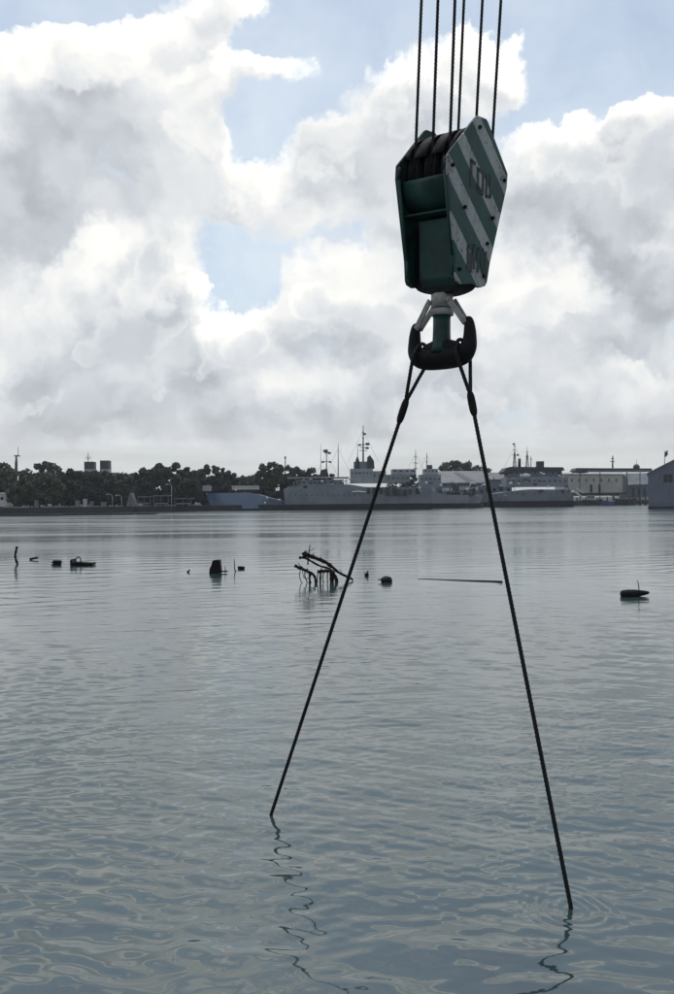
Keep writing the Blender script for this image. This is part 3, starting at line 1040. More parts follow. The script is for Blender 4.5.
# ------------------------------------------------------------------ far shore
M_QUAY = worn('stained_quay_concrete', (.035, .037, .040), (.015, .017, .020), .85, .6, .8)
M_LAND = worn('dusty_ground', (.06, .058, .05), (.03, .034, .026), .9, .08, .8)
M_LEAF_A = worn('dark_tree_leaves', (.046, .058, .038), (.024, .033, .024), .7, .35, .9, spec=.2)
M_LEAF_B = worn('olive_tree_leaves', (.080, .088, .048), (.042, .050, .030), .7, .35, .9, spec=.2)
M_TRUNK = worn('grey_bark', (.07, .06, .05), (.03, .026, .022), .9, 2.0, .7)
M_NAVY = worn('haze_grey_ship_paint', (.215, .225, .245), (.14, .143, .15), .5, .25, .7)
M_NAVY2 = worn('pale_grey_ship_paint', (.30, .31, .325), (.20, .203, .205), .5, .25, .7)
M_BLUEHULL = worn('pale_blue_hull_paint', (.17, .225, .31), (.13, .16, .21), .5, .3, .6)
M_BLUEDK = worn('deep_blue_paint', (.035, .065, .15), (.025, .04, .09), .5, .4, .6)
M_BOOT = worn('black_hull_bottom', (.018, .020, .024), (.035, .035, .036), .6, .3, .7)
M_STEELD = worn('dark_mast_steel', (.03, .032, .036), (.06, .06, .06), .6, .5, .6)
M_WHITE = worn('chalky_white_paint', (.62, .62, .60), (.42, .42, .40), .6, .4, .6)
M_BEIGE = worn('beige_rendered_wall', (.50, .48, .42), (.36, .34, .30), .85, .18, .8)
M_ROOF = worn('grey_sheet_roof', (.17, .175, .18), (.10, .10, .10), .5, .3, .7)
M_ROOFL = worn('pale_sheet_roof', (.42, .43, .43), (.30, .30, .30), .45, .3, .6)
M_DARKW = worn('dark_window_glass', (.012, .014, .018), (.02, .022, .025), .15, .5, .4)
M_GREYW = worn('blue_grey_sheet_wall', (.135, .150, .185), (.10, .11, .135), .6, .22, .7)
M_RUST = worn('brown_pile_timber', (.035, .030, .026), (.06, .045, .035), .85, .7, .7)


def hor(px):
    return 497 + FPX * math.tan(PITCH) - (px - 337) * math.tan(-ROLL)


def up(px, py, d):
    return at(px, py, d)


def pbox(mb, x0, x1, y0, y1, d, deep, gap=0.0):
    """box whose front face spans a patch of the view at distance d, going back `deep` metres"""
    a, b = at(x0, y1, d), at(x1, y0, d)
    c = (a + b) / 2
    return mb.box((c.x, d + deep / 2, c.z), (abs(b.x - a.x), deep, abs(b.z - a.z)))


def ground_z(x0, x1, ytop, d, deep, zb, mb):
    a, b = at(x0, ytop, d), at(x1, ytop, d)
    zt = (a.z + b.z) / 2
    return mb.box(((a.x + b.x) / 2, d + deep / 2, (zt + zb) / 2), (b.x - a.x, deep, zt - zb))


def pole(mb, px, y0, y1, d, r0=.12, r1=.08, lean=0.0, n=6):
    return mb.tube([at(px, y1, d), at(px + lean, y0, d)], [r0, r1], n)


# ---- land behind the quay and the quay itself
LAND_Z = 1.5
edge = [(-700, 160), (-150, 190), (-102, 196), (-62, 214), (-40, 232), (40, 262), (60, 275), (95, 300), (140, 330), (800, 420)]
mb = MB()
vs = [(x, y, LAND_Z) for x, y in edge] + [(x * 3.2, 2600, LAND_Z + 2) for x, y in edge]
n = len(edge)
mb.add(vs, [(i, i + 1, n + i + 1, n + i) for i in range(n - 1)])
tag(mb.build('far_shore_ground', M_LAND, None, (0, 240, 0)), 'dusty ground of the far harbour shore', kind='structure')
mb = MB()
for i in range(n - 1):
    p, q = Vector((*edge[i], 0)), Vector((*edge[i + 1], 0))
    t = (q - p).normalized()
    nn = Vector((t.y, -t.x, 0))
    mb.prism([p + Vector((0, 0, -2)), q + Vector((0, 0, -2)), q + Vector((0, 0, LAND_Z + .15)), p + Vector((0, 0, LAND_Z + .15))], nn * -.9)
tag(mb.build('quay', M_QUAY, None, (0, 240, 0)), 'dark stained concrete quay along the far shore', kind='structure')

# low pontoons in front of the left quay
for i, (x0, x1, yb, lab) in enumerate(((-30, 52, 516.2, 'long low dark pontoon at the far left below the trees'),
                                       (58, 150, 515.0, 'low dark pontoon below the trees, right of the longest pontoon'))):
    b = on_water((x0 + x1) / 2, yb)
    t = Thing('pontoon', lab, 'pontoon', b, 'pontoons by the left quay')
    a, e = on_water(x0, yb), on_water(x1, yb)
    t.part('deck', MB().box((b.x, b.y + 1.5, .26), (e.x - a.x, 3.0, .22)), M_QUAY)
    for k in range(5):
        t.part('float_tank', MB().box((a.x + (e.x - a.x) * (k + .5) / 5, b.y + 1.5, 0.0), ((e.x - a.x) / 6, 2.6, .30)), M_BOOT)


# ---- trees
def tree(px, ytop, x0, x1, d, label, mat=None, seed=0, ybase=None):
    r = random.Random(seed)
    base = at(px, 500, d)
    base.z = LAND_Z
    top = at(px, ytop, d).z
    half = (at(x1, 500, d).x - at(x0, 500, d).x) / 2
    cx = (at(x1, 500, d).x + at(x0, 500, d).x) / 2
    H = top - LAND_Z
    t = Thing('tree', label, 'tree', base, 'trees along the far shore')
    tr = MB()
    cz = LAND_Z + H * .50
    fork = Vector((base.x + r.uniform(-.3, .3), d, LAND_Z + H * .22))
    tr.tube([base - Vector((0, 0, .3)), (base + fork) / 2 + Vector((r.uniform(-.2, .2), 0, 0)), fork], [.045 * H * .5, .035 * H * .5, .028 * H * .5], 8)
    clumps = []
    n = int(46 + half * 7)
    for i in range(n):
        while True:
            v = Vector((r.uniform(-1, 1), r.uniform(-1, 1), r.uniform(-1, 1)))
            if .25 < v.length and v.x ** 4 + v.z ** 4 + v.y ** 2 < 1:
                break
        k = 1 + .09 * math.sin(3.1 * v.x + seed) + .06 * math.sin(5.3 * v.x + 2 * seed)
        p = Vector((cx + v.x * half * .98, d + v.y * min(half, 5.0) * .86, cz + v.z * H * .44 * k))
        clumps.append((p, r.uniform(.16, .28) * min(half * .8, H * .5)))
    for p, cr in clumps[:7]:
        tr.tube([fork, (fork + p) / 2 + Vector((0, 0, -.2)), p], [.02 * H * .45, .012 * H * .45, .004 * H], 5)
    t.part('trunk', tr, M_TRUNK)
    lv = MB()
    vs, fs = [], []
    for p, cr in clumps:
        for j in range(80):
            a = Vector((r.gauss(0, 1), r.gauss(0, 1), r.gauss(0, 1))).normalized()
            q = p + Vector((a.x, a.y, a.z * .8)) * cr * r.uniform(.55, 1.12)
            s = r.uniform(.30, .62)
            u = Vector((r.gauss(0, 1), r.gauss(0, 1), r.gauss(0, 1))).normalized()
            w = u.orthogonal().normalized()
            o = len(vs)
            vs += [q + u * s, q + w * s * .6, q - u * s, q - w * s * .6]
            fs.append((o, o + 1, o + 2, o + 3))
    lv.add(vs, fs)
    t.part('crown', lv, mat or M_LEAF_A)
    return t


tree(-6, 463, -34, 17, 236, 'olive crowned tree cut by the left picture edge', M_LEAF_B, 1)
tree(46, 461.5, 30, 65, 262, 'flat topped dark tree rising above its neighbours at far left', M_LEAF_A, 2)
tree(30, 471, 8, 62, 222, 'wide olive tree low in front of the flat topped dark tree', M_LEAF_B, 3)
tree(76, 469, 56, 100, 236, 'dark tree in front of the two ship funnels', M_LEAF_A, 4)
tree(114, 471, 94, 136, 240, 'dark low tree just right of the two ship funnels', M_LEAF_A, 5)
tree(152, 464, 134, 172, 246, 'dark rounded tree behind the quayside shelters, left of a twin', M_LEAF_A, 6)
tree(177, 463.5, 162, 198, 250, 'dark tree behind the shelters, touching its rounded neighbour', M_LEAF_A, 7)
tree(206, 464, 193, 219, 262, 'narrow dark tree above the bow of the pale blue boat', M_LEAF_A, 8)
tree(225, 466.5, 213, 238, 266, 'small dark tree above the middle of the pale blue boat', M_LEAF_A, 9)
tree(275, 461, 257, 294, 268, 'large dark round tree behind the grey ship\'s stern', M_LEAF_A, 10)
tree(300, 465, 286, 316, 272, 'dark tree right behind the grey ship\'s awning', M_LEAF_A, 11)
tree(322, 470, 311, 334, 285, 'small dark tree left of the two whip aerials on the grey ship', M_LEAF_A, 12)
tree(247, 473.5, 234, 262, 300, 'low pale hedge like tree in the gap between two dark clumps', M_LEAF_B, 13)
tree(403, 470.5, 388, 420, 300, 'low dark tree just right of the left sling', M_LEAF_A, 14)
tree(457, 459.5, 440, 476, 330, 'dark tree rising above the roofs left of the right sling', M_LEAF_A, 15)
tree(476, 464, 462, 494, 335, 'smaller dark tree touching the right sling above the roofs', M_LEAF_A, 16)


for i, (x, y, a, b, lab) in enumerate(((12, 470, -6, 34, 'dark tree in the back row behind the olive trees at far left'), (64, 470, 44, 86, 'dark tree in the back row left of the ship funnels'),
                                       (97, 473, 78, 120, 'dark tree in the back row right under the ship funnels'), (134, 472, 116, 152, 'dark back row tree filling the gap left of the rounded tree'),
                                       (188, 471, 170, 206, 'dark back row tree just left of the narrow tree'), (216, 473, 200, 236, 'dark back row tree behind the pale blue boat'),
                                       (262, 474, 248, 278, 'low dark bush left of the large round tree'), (292, 472, 278, 312, 'dark back row tree over the awning\'s left end'))):
    tree(x, y, a, b, 288 + i, lab, M_LEAF_A, 30 + i)

for x, y, a, b, lab in ((28, 489, -8, 66, 'low dark hedge under the olive trees at far left'), (100, 489, 62, 138, 'low dark hedge under the trees left of the tent'),
                        (172, 489, 136, 210, 'low dark hedge behind the quayside shelters')):
    hd = tree(x, y, a, b, 268, lab, M_LEAF_A, int(x))
    hd.o.name = 'hedge'
    hd.o['category'] = 'hedge'
    hd.o['group'] = 'hedges along the far shore'

# ---- ships
def hull_part(t, name, mat, xs, d, beam, zb, tops, bow_l, bow_r, rake_l=0.0, rake_r=0.0, parent=None):
    """loft between two ends; xs = (left px, right px), tops = [(share of length, deck height m)]"""
    xa, xb = at(xs[0], 500, d).x, at(xs[1], 500, d).x
    N = 24
    ring = []
    for i in range(N + 1):
        u = i / N
        for k in range(len(tops) - 1):
            if tops[k][0] <= u <= tops[k + 1][0]:
                v = (u - tops[k][0]) / max(tops[k + 1][0] - tops[k][0], 1e-6)
                zt = tops[k][1] + (tops[k + 1][1] - tops[k][1]) * v
                break
        hb = beam / 2
        if bow_l:
            hb *= min(1, .04 + (u / bow_l)) ** .6
        if bow_r:
            hb *= min(1, .04 + ((1 - u) / bow_r)) ** .6
        xl = xa + (xb - xa) * u
        sec = []
        for s in (0, .5, 1):
            z = zb + (zt - zb) * s
            rk = (rake_l * (1 - u) ** 4 - rake_r * u ** 4) * (1 - (z / max(tops[0][1], tops[-1][1], 1)))
            sec.append((xl + rk, d + beam / 2 - hb * (.86 + .14 * s), z))
        for s in (1, .5, 0):
            z = zb + (zt - zb) * s
            rk = (rake_l * (1 - u) ** 4 - rake_r * u ** 4) * (1 - (z / max(tops[0][1], tops[-1][1], 1)))
            sec.append((xl + rk, d + beam / 2 + hb * (.86 + .14 * s), z))
        ring.append(sec)
    vs = [v for sec in ring for v in sec]
    fs = []
    for i in range(N):
        for k in range(6):
            fs.append((i * 6 + k, i * 6 + (k + 1) % 6, (i + 1) * 6 + (k + 1) % 6, (i + 1) * 6 + k))
    fs += [tuple(range(6)), tuple(N * 6 + k for k in range(6))]
    return t.part(name, MB().add(vs, fs, False), mat, parent)


def house(t, name, mat, x0, x1, y0, y1, d, deep, wins=0, parent=None, wy=None):
    """deckhouse block, with a row of square windows"""
    o = t.part(name, pbox(MB(), x0, x1, y0, y1, d, deep), mat, parent)
    if wins:
        yy = wy or (y0 + (y1 - y0) * .35)
        hgt = 1.5
        for i in range(wins):
            wx = x0 + (x1 - x0) * (i + .5) / wins
            ww = (x1 - x0) / wins * (.16 + .12 * ((i * 7 + int(x0)) % 5) / 4)
            t.part('window', pbox(MB(), wx - ww, wx + ww, yy - hgt / 2, yy + hgt / 2, d - .05, .2), M_STEELD, o if parent is None else parent)
    return o


def mast(t, px, y0, y1, d, yards=(), r=.16, name='mast', lattice=False, extra=()):
    mb = MB()
    if lattice:
        for s in (-1, 1):
            mb.tube([at(px + s * 1.6, y1, d), at(px + s * .3, y0 + (y1 - y0) * .35, d)], [r, r * .7], 5)
        for k in range(4):
            v = k / 4
            y = y1 + (y0 + (y1 - y0) * .35 - y1) * v
            w = 1.6 - 1.3 * v
            mb.tube([at(px - w, y, d), at(px + w, y - 2.0, d)], r * .6, 4)
    mb.tube([at(px, y1, d), at(px, (y0 + y1) / 2, d), at(px, y0, d)], [r, r * .8, r * .4], 6)
    m = t.part(name, mb, M_STEELD)
    if r >= .14 and y1 - y0 > 9:
        for s_ in (-1, 1):
            t.part('stay', MB().tube([at(px, y0 + (y1 - y0) * .15, d), at(px + s_ * (y1 - y0) * .42, y1, d)], .035, 4), M_STEELD, m)
    for (yy, hw) in yards:
        t.part('yard', MB().tube([at(px - hw, yy - .2, d), at(px + hw, yy + .2, d)], .10, 5), M_STEELD, m)
    for (dx, yy, rr) in extra:
        t.part('radar', MB().blob(at(px + dx, yy, d), (rr, rr * .7, rr * .6), 2, .05, 10, 6), M_STEELD, m)
    return m


def clutter(t, x0, x1, y0, y1, d, n, seed):
    """rafts, lockers, vents and stanchions along a ship's side and decks"""
    r = random.Random(seed)
    for i in range(n):
        x, y = r.uniform(x0, x1), r.uniform(y0, y1)
        k = r.random()
        dd = d - .004 * i
        if k < .35:
            t.part('locker', pbox(MB(), x, x + r.uniform(1.2, 4.5), y, y + r.uniform(.8, 2.6), dd - .2, .35), r.choice((M_DARKW, M_STEELD, M_STEELD, M_NAVY, M_NAVY2)))
        elif k < .6:
            t.part('life_raft', MB().tube([at(x, y, dd - .25), at(x + r.uniform(1.5, 3.2), y + r.uniform(-.2, .2), dd - .25)], r.uniform(.22, .38), 8), r.choice((M_WHITE, M_WHITE, M_ROOFL)))
        elif k < .85:
            h_ = r.uniform(2, 5.5)
            t.part('stanchion', MB().tube([at(x, y + h_ / 2, dd - .15), at(x + r.uniform(-.6, .6), y - h_ / 2, dd - .15)], r.uniform(.07, .16), 5), r.choice((M_STEELD, M_NAVY2, M_DARKW)))
        else:
            t.part('ladder', MB().tube([at(x, y, dd - .2), at(x + r.uniform(2, 5), y + r.uniform(-3, 3), dd - .2)], .10, 5), r.choice((M_WHITE, M_STEELD)))


# pale blue boat
d = 236
t = Thing('moored_boat', 'pale blue hulled boat with a deep blue bow moored left of centre', 'boat', (at(245, 500, d).x, d, 0), 'ships at the far quay')
hull_part(t, 'hull', M_BLUEHULL, (204, 287), d, 7.5, .55, [(0, 5.4), (.1, 5.2), (.5, 5.3), (.66, 4.7), (.85, 3.4), (1, 2.6)], .22, .3, 2.0, 1.0)
hull_part(t, 'hull_bottom', M_BOOT, (206.5, 286.5), d, 7.4, -1.0, [(0, .55), (1, .55)], .22, .3)
t.part('bow_panel', pbox(MB(), 207.5, 214.5, 493, 500.5, d - .35, .5), M_BLUEDK)
house(t, 'deckhouse', M_BEIGE, 232, 258, 485.6, 489.6, d + 1.5, 3.5, 0)
house(t, 'wheelhouse', M_NAVY2, 202.5, 210.0, 485.5, 491.0, d + 3, 3, 0)
mast(t, 205.5, 474, 484, d + 3.5, ((477, 2.2), (480, 1.6)), .12)
t.part('rail', MB().tube([at(x, 487.2 + max(0, x - 262) * .12, d + .4) for x in range(214, 284, 4)], .06, 5), M_STEELD)

# long grey ship in the middle
d = 232
t = Thing('grey_ship', 'long grey ship with a tall yard mast and awning crossing behind left sling', 'ship', (at(340, 500, d).x, d, 0), 'ships at the far quay')
hull_part(t, 'hull', M_NAVY, (282.5, 432), d, 11, 1.7, [(0, 6.2), (.04, 6.9), (.14, 7.3), (.45, 7.4), (.55, 6.6), (1, 6.4)], .05, .0, .6, 0)
hull_part(t, 'hull_bottom', M_BOOT, (256, 432), d, 11, -1.0, [(0, 1.7), (1, 1.7)], .12, .0)
house(t, 'after_deckhouse', M_NAVY, 296, 344, 479.5, 487, d + 1.2, 8, 9, wy=482.6)
aw = t.part('awning', pbox(MB(), 287, 349, 476.8, 478.2, d + .3, 10), M_ROOFL, label='pale flat awning over the after deck')
for x in (289, 300, 311, 322, 333, 346):
    t.part('awning_post', pole(MB(), x, 478.2, 487.5, d + .6, .10, .10), M_STEELD, aw)
b_ = house(t, 'bridge', M_NAVY2, 350.5, 373, 468.5, 483, d + 1.5, 8, 6, wy=473.0)
house(t, 'bridge_wing', M_NAVY2, 372.5, 386, 471, 483, d + 2.5, 6, 3, wy=475.5)
house(t, 'bridge_top', M_NAVY, 354, 369, 461.5, 468.5, d + 3, 5, 0)
t.part('radar_house', MB().prism([at(355, 468.4, d + 2.2), at(356, 459, d + 2.2), at(357.6, 455.5, d + 2.2), at(359.6, 462, d + 2.2), at(360, 468.4, d + 2.2)], (0, 3, 0)), M_STEELD)
t.part('funnel', MB().prism([at(367, 468.4, d + 2.2), at(367.5, 457, d + 2.2), at(370, 455, d + 2.2), at(374, 461, d + 2.2), at(374.5, 468.4, d + 2.2)], (0, 3, 0)), M_STEELD)
mast(t, 363.2, 425.5, 462, d + 3.6, ((432.5, 1.0), (438, 1.2), (444.5, 4.6), (447.5, 3.0), (450.5, 4.0)), .26, extra=((1.6, 434, .5), (4.5, 444, .7), (4.0, 448, .6), (-3.5, 445, .5)))
mast(t, 357.6, 443.5, 456, d + 3.6, (), .10, 'whip_aerial')
mast(t, 320.8, 443.5, 477, d + 3, (), .09, 'whip_aerial')
mast(t, 338.2, 443.5, 477, d + 4, (), .16, 'whip_aerial')
mast(t, 326.5, 449, 477, d + 4.4, ((453, 2.2), (461.5, 3.4)), .20, extra=((-.8, 451, .8), (2.8, 453, .6), (-3.6, 462, .5), (3.6, 462, .5)))
t.part('gun_house', MB().prism([at(319, 477, d + 1), at(321, 470, d + 1), at(327, 468.5, d + 1), at(329, 477, d + 1)], (0, 4, 0)), M_STEELD)
t.part('boat_crane', MB().tube([at(352, 492, d - .4), at(358, 491.5, d - .4), at(366, 492.2, d - .4)], [.2, .25, .2], 6), M_WHITE)
house(t, 'midship_deckhouse', M_NAVY, 386, 410, 474.5, 483, d + 2.0, 7, 5, wy=478)
house(t, 'forward_deckhouse', M_NAVY2, 392, 416, 469, 474.6, d + 3.0, 5, 4)
rr = random.Random(4)
for i in range(9):
    x = 368 + i * 6 + rr.uniform(-1.5, 1.5)
    t.part('deck_gear', pbox(MB(), x, x + rr.uniform(2.5, 5), rr.uniform(487, 490), rr.uniform(493, 497), d - .10 - .05 * i, .5),
           rr.choice((M_DARKW, M_STEELD, M_DARKW, M_NAVY2)))
for i in range(14):
    x = 290 + i * 5.4
    t.part('porthole', MB().tube([at(x, 495.5 - i * .05, d + .02), at(x, 495.5 - i * .05, d - .14)], .16, 8), M_DARKW)

clutter(t, 287, 349, 478.6, 487, d + .1, 16, 21)
clutter(t, 386, 430, 481, 492, d - .2, 18, 22)
clutter(t, 262, 283, 498, 503, d + .3, 5, 23)

# second grey ship, two slim masts
d = 250
t = Thing('grey_ship', 'pale grey ship with two slim masts moored between the two slings', 'ship', (at(450, 500, d).x, d, 0), 'ships at the far quay')
hull_part(t, 'hull', M_NAVY2, (404, 487), d, 9, 1.5, [(0, 5.6), (.35, 5.4), (.5, 4.2), (1, 3.9)], .0, .25, 0, 2)
hull_part(t, 'hull_bottom', M_BOOT, (404, 486), d, 9, -1.0, [(0, 1.5), (1, 1.5)], .0, .25)
house(t, 'deckhouse', M_NAVY, 420, 441, 474.5, 487.5, d + 1.2, 6, 5, wy=479)
house(t, 'bridge', M_NAVY2, 424, 438, 468.8, 474.6, d + 2, 5, 4)
mast(t, 415.6, 449.5, 475, d + 3, ((457, 1.4), (463, 2.6), (468.5, 2.2)), .16)
t.part('mast_drum', MB().tube([at(429.5, 472, d + 3), at(429.5, 465, d + 3)], [.95, .9], 10), M_STEELD)
mast(t, 426.8, 452.5, 470, d + 3, ((462, 1.3),), .15)
t.part('search_light', MB().blob(at(441, 485.4, d - .2), (.45, .4, .45), 1, .03, 10, 8), M_WHITE)
for i, (x0, x1, y0, y1, mm) in enumerate(((443, 452, 488, 491, M_WHITE), (452, 459, 485, 491, M_STEELD), (459, 470, 486.5, 490, M_NAVY2), (470, 476, 484, 491, M_STEELD), (447, 460, 492, 495, M_DARKW), (463, 474, 492.5, 495.5, M_STEELD))):
    t.part('deck_gear', pbox(MB(), x0, x1, y0, y1, d + .8 + .1 * i, 2.0), mm)
t.part('deck_crane', MB().tube([at(468, 490, d), at(472, 482, d), at(479, 487.5, d)], [.22, .20, .12], 6), M_WHITE)

clutter(t, 440, 484, 483, 495, d - .1, 22, 24)

# third ship, dark, pyramid of decks
d = 262
t = Thing('grey_ship', 'dark blue grey ship with stacked decks and lattice masts right of right sling', 'ship', (at(530, 500, d).x, d, 0), 'ships at the far quay')
hull_part(t, 'hull', M_NAVY, (489, 574), d, 10, 2.0, [(0, 4.2), (.2, 5.0), (.5, 5.8), (.93, 5.6), (1, 5.2)], .2, .0, 2, 0)
hull_part(t, 'hull_bottom', M_BOOT, (490, 574), d, 10, -1.0, [(0, 2.0), (1, 2.0)], .2, .0)
house(t, 'main_deckhouse', M_NAVY, 506, 568, 477, 487, d + .9, 8, 12, wy=481)
house(t, 'upper_deckhouse', M_GREYW, 508, 562, 470.6, 477, d + 2, 6, 9)
t.part('deck_roof', MB().prism([at(503, 472, d + 1), at(507, 467.6, d + 1), at(511, 466.8, d + 1), at(563, 467.2, d + 1), at(565, 470.4, d + 1), at(512, 470.4, d + 1), at(506, 474, d + 1)], (0, 8, 0)), M_STEELD)
mast(t, 514.6, 443.0, 467, d + 3, ((446, 1.3), (450, 1.6), (455, 2.4)), .14, lattice=True, extra=((-.8, 444, .5), (3.2, 455, .5)))
t.part('funnel', MB().tube([at(519.4, 467, d + 4), at(519.4, 458.5, d + 4)], [.55, .45], 10), M_STEELD)
mast(t, 527.2, 446.0, 467, d + 3, ((452, 1.3), (457, 1.7)), .13, lattice=True)
mast(t, 531.0, 455.5, 470, d + 3.4, ((459, 1.0),), .16)
t.part('lookout_box', pbox(MB(), 537.4, 544, 461.2, 467.2, d + 3, 2), M_STEELD)
t.part('lifeboat', MB().blob(at(525, 475.6, d + .6), (2.0, .8, .7), 5, .05, 14, 8), M_WHITE)
for i in range(10):
    x = 512 + i * 5.6
    t.part('porthole', MB().tube([at(x, 493.2, d + .02), at(x, 493.2, d - .2)], .17, 8), M_DARKW)
t.part('gangway', MB().prism([at(573, 490, d - .5), at(582.5, 496, d - .5), at(582.5, 497.6, d - .5), at(573, 491.6, d - .5)], (0, 1.2, 0)), M_WHITE, label='white gangway sloping down to the right')
t.part('gangway', MB().prism([at(576.5, 487.3, d + 2), at(583.5, 492, d + 2), at(583.5, 493.4, d + 2), at(576.5, 488.7, d + 2)], (0, 1.0, 0)), M_WHITE, label='upper short white gangway')

clutter(t, 494, 572, 472, 496, d - .2, 34, 25)

# funnels and mast tops of ships lying behind the trees
d = 330
t = Thing('ferry', 'ship behind the dark trees showing two square funnels and a mast', 'ship', (at(95, 500, d).x, d, LAND_Z), 'ships beyond the trees')
t.part('deckhouse', pbox(MB(), 78, 116, 472.5, 506, d, 9), M_NAVY)
for x0, x1, y0 in ((84.2, 93.2, 461.6), (100, 108.4, 460.4)):
    f = t.part('funnel', pbox(MB(), x0, x1, y0, 472.6, d + 1, 4), M_STEELD)
    t.part('funnel_band', pbox(MB(), x0 - .1, x1 + .1, 469.0, 472.4, d + .9, 4.2), M_NAVY2, f)
mast(t, 88.2, 452, 462, d + 2, ((457.4, 2.6), (459, 1.8)), .18)
d = 330
t = Thing('ship_mast', 'slim mast with a radar platform above the trees at far left', 'mast', (at(16.5, 500, d).x, d, LAND_Z), 'ships beyond the trees')
t.part('mast_post', MB().tube([at(16, 506, d), at(16.2, 463, d), at(16.4, 456, d)], [.7, .6, .3], 8), M_STEELD)
t.part('platform', pbox(MB(), 14, 18.6, 455.2, 456.4, d, 1.6), M_STEELD)
t.part('aerial', MB().tube([at(17.8, 455.4, d), at(18.3, 446.5, d)], [.14, .08], 6), M_STEELD)
d = 300
t = Thing('ship_mast', 'thin aerial pole above the large round tree', 'mast', (at(285, 500, d).x, d, LAND_Z), 'ships beyond the trees')
t.part('mast_post', MB().tube([at(285.3, 506, d), at(285.3, 456.8, d)], [.30, .16], 8), M_STEELD)
t.part('light', MB().blob(at(285.3, 457.6, d), (.4, .3, .5), 2, .05, 8, 6), M_STEELD)

# ---- buildings
def gable(t, x0, x1, yw, yr, yb, d, deep, wallm, roofm, wins=0, over=.6):
    """long side faces the water; roof slopes towards it"""
    a, b = at(x0, yb, d), at(x1, yb, d)
    zw, zr = at((x0 + x1) / 2, yw, d).z, at((x0 + x1) / 2, yr, d + deep / 2).z
    w = t.part('wall', MB().box(((a.x + b.x) / 2, d + deep / 2, (LAND_Z + zw) / 2), (b.x - a.x, deep, zw - LAND_Z)), wallm)
    mid = d + deep / 2
    for (y0_, s) in ((d - over, 1), (d + deep + over, -1)):
        t.part('roof', MB().add([(a.x - .4, y0_, zw - .1), (b.x + .4, y0_, zw - .1), (b.x + .4, mid, zr), (a.x - .4, mid, zr),
                                 (a.x - .4, y0_, zw + .08), (b.x + .4, y0_, zw + .08), (b.x + .4, mid, zr + .18), (a.x - .4, mid, zr + .18)],
                                [(0, 1, 2, 3), (4, 5, 6, 7), (0, 1, 5, 4), (1, 2, 6, 5), (2, 3, 7, 6), (3, 0, 4, 7)]), roofm)
    g = t.part('gable', MB().prism([(a.x, d, zw - .05), (a.x, mid, zr), (a.x, d + deep, zw - .05)], (b.x - a.x, 0, 0)), wallm)
    for i in range(wins):
        wx = a.x + (b.x - a.x) * (i + .5) / wins
        t.part('window', MB().box((wx, d, (zw + LAND_Z) / 2 + .4), (1.1, .16, 1.2)), M_DARKW, w)
    return w


d = 300
t = Thing('warehouse', 'grey roofed warehouse between the ships left of the right sling', 'building', (at(465, 500, d).x, d, LAND_Z), 'waterfront buildings')
gable(t, 436, 486, 483, 471.5, 505, d, 16, M_GREYW, M_ROOF, 6)
# bright lean-to roof
t.part('lean_to_roof', MB().prism([at(453.5, 472.4, d - 2), at(458.5, 472.2, d - 2), at(477.5, 482.6, d - 2), at(475.0, 484.2, d - 2), at(470, 483.4, d - 2)], (0, 1.4, 0)), M_WHITE, label='bright white sloping lean-to roof')
d = 320
t = Thing('warehouse', 'low dark roofed shed in the gap behind the right sling', 'building', (at(495, 500, d).x, d, LAND_Z), 'waterfront buildings')
gable(t, 484, 512, 479.5, 473, 505, d, 12, M_GREYW, M_ROOF, 4)
d = 330
t = Thing('warehouse', 'large beige warehouse under the long flat canopy', 'building', (at(598, 500, d).x, d, LAND_Z), 'waterfront buildings')
w_ = t.part('wall', pbox(MB(), 564, 622.5, 474.2, 496, d, 14), M_BEIGE)
t.part('end_wall', MB().prism([at(622.6, 496, d), at(622.6, 474.2, d), at(625.5, 475.6, d), at(628, 481, d), at(628, 496, d)], (0, 14, 0)), M_ROOF)
t.part('plinth', pbox(MB(), 564, 627, 492.5, 496.2, d - .3, .4), M_RUST, w_)
for x in (571, 578, 585.5, 593, 600.5, 608, 615.5):
    t.part('window', pbox(MB(), x, x + 1.8, 478.5, 482.0, d - .06, .3), M_ROOF, w_)
for x in (590, 598.5):
    t.part('door', pbox(MB(), x, x + 2.2, 484.5, 492.4, d - .08, .3), M_RUST, w_)
t.part('roof', MB().prism([at(563, 474.0, d - .6), at(624, 474.0, d - .6), at(622, 472.6, d + 2), at(565, 472.6, d + 2)], (0, 12, 0)), M_ROOFL)
d = 312
t = Thing('canopy', 'long flat dark quayside canopy carrying an aerial and a small dome', 'canopy', (at(613, 500, d).x, d, LAND_Z))
rf = t.part('roof_slab', MB().prism([at(574.5, 471.0, d), at(577, 468.0, d), at(652, 468.4, d), at(652, 471.6, d), at(590, 471.6, d), at(586.5, 473.0, d), at(579, 472.4, d)], (0, 7, 0)), M_STEELD)
t.part('fascia', pbox(MB(), 588, 652, 470.0, 472.2, d - .15, .14), M_ROOF, rf)
for x in (580, 600, 627, 640, 650):
    t.part('post', pole(MB(), x, 472, 504, d + 1.2, .16, .16), M_STEELD)
t.part('aerial', MB().tube([at(612.6, 468, d + 3), at(612.7, 455.5, d + 3)], [.32, .18], 6), M_STEELD, rf)
for yy, hw in ((458.5, 1.6), (461.4, 2.2)):
    t.part('yard', MB().tube([at(612.6 - hw, yy, d + 3), at(612.6 + hw, yy, d + 3)], .15, 5), M_STEELD, rf)
t.part('dome', MB().blob(at(636.4, 467.4, d + 3), (1.3, 1.3, 1.3), 3, .02, 14, 8), M_STEELD, rf)
t.part('aerial', MB().tube([at(636.4, 465, d + 3), at(636.4, 459.5, d + 3)], [.10, .06], 5), M_STEELD, rf)
d = 345
t = Thing('warehouse', 'white fronted shed with grey roof glimpsed under the canopy\'s right end', 'building', (at(638, 500, d).x, d, LAND_Z), 'waterfront buildings')
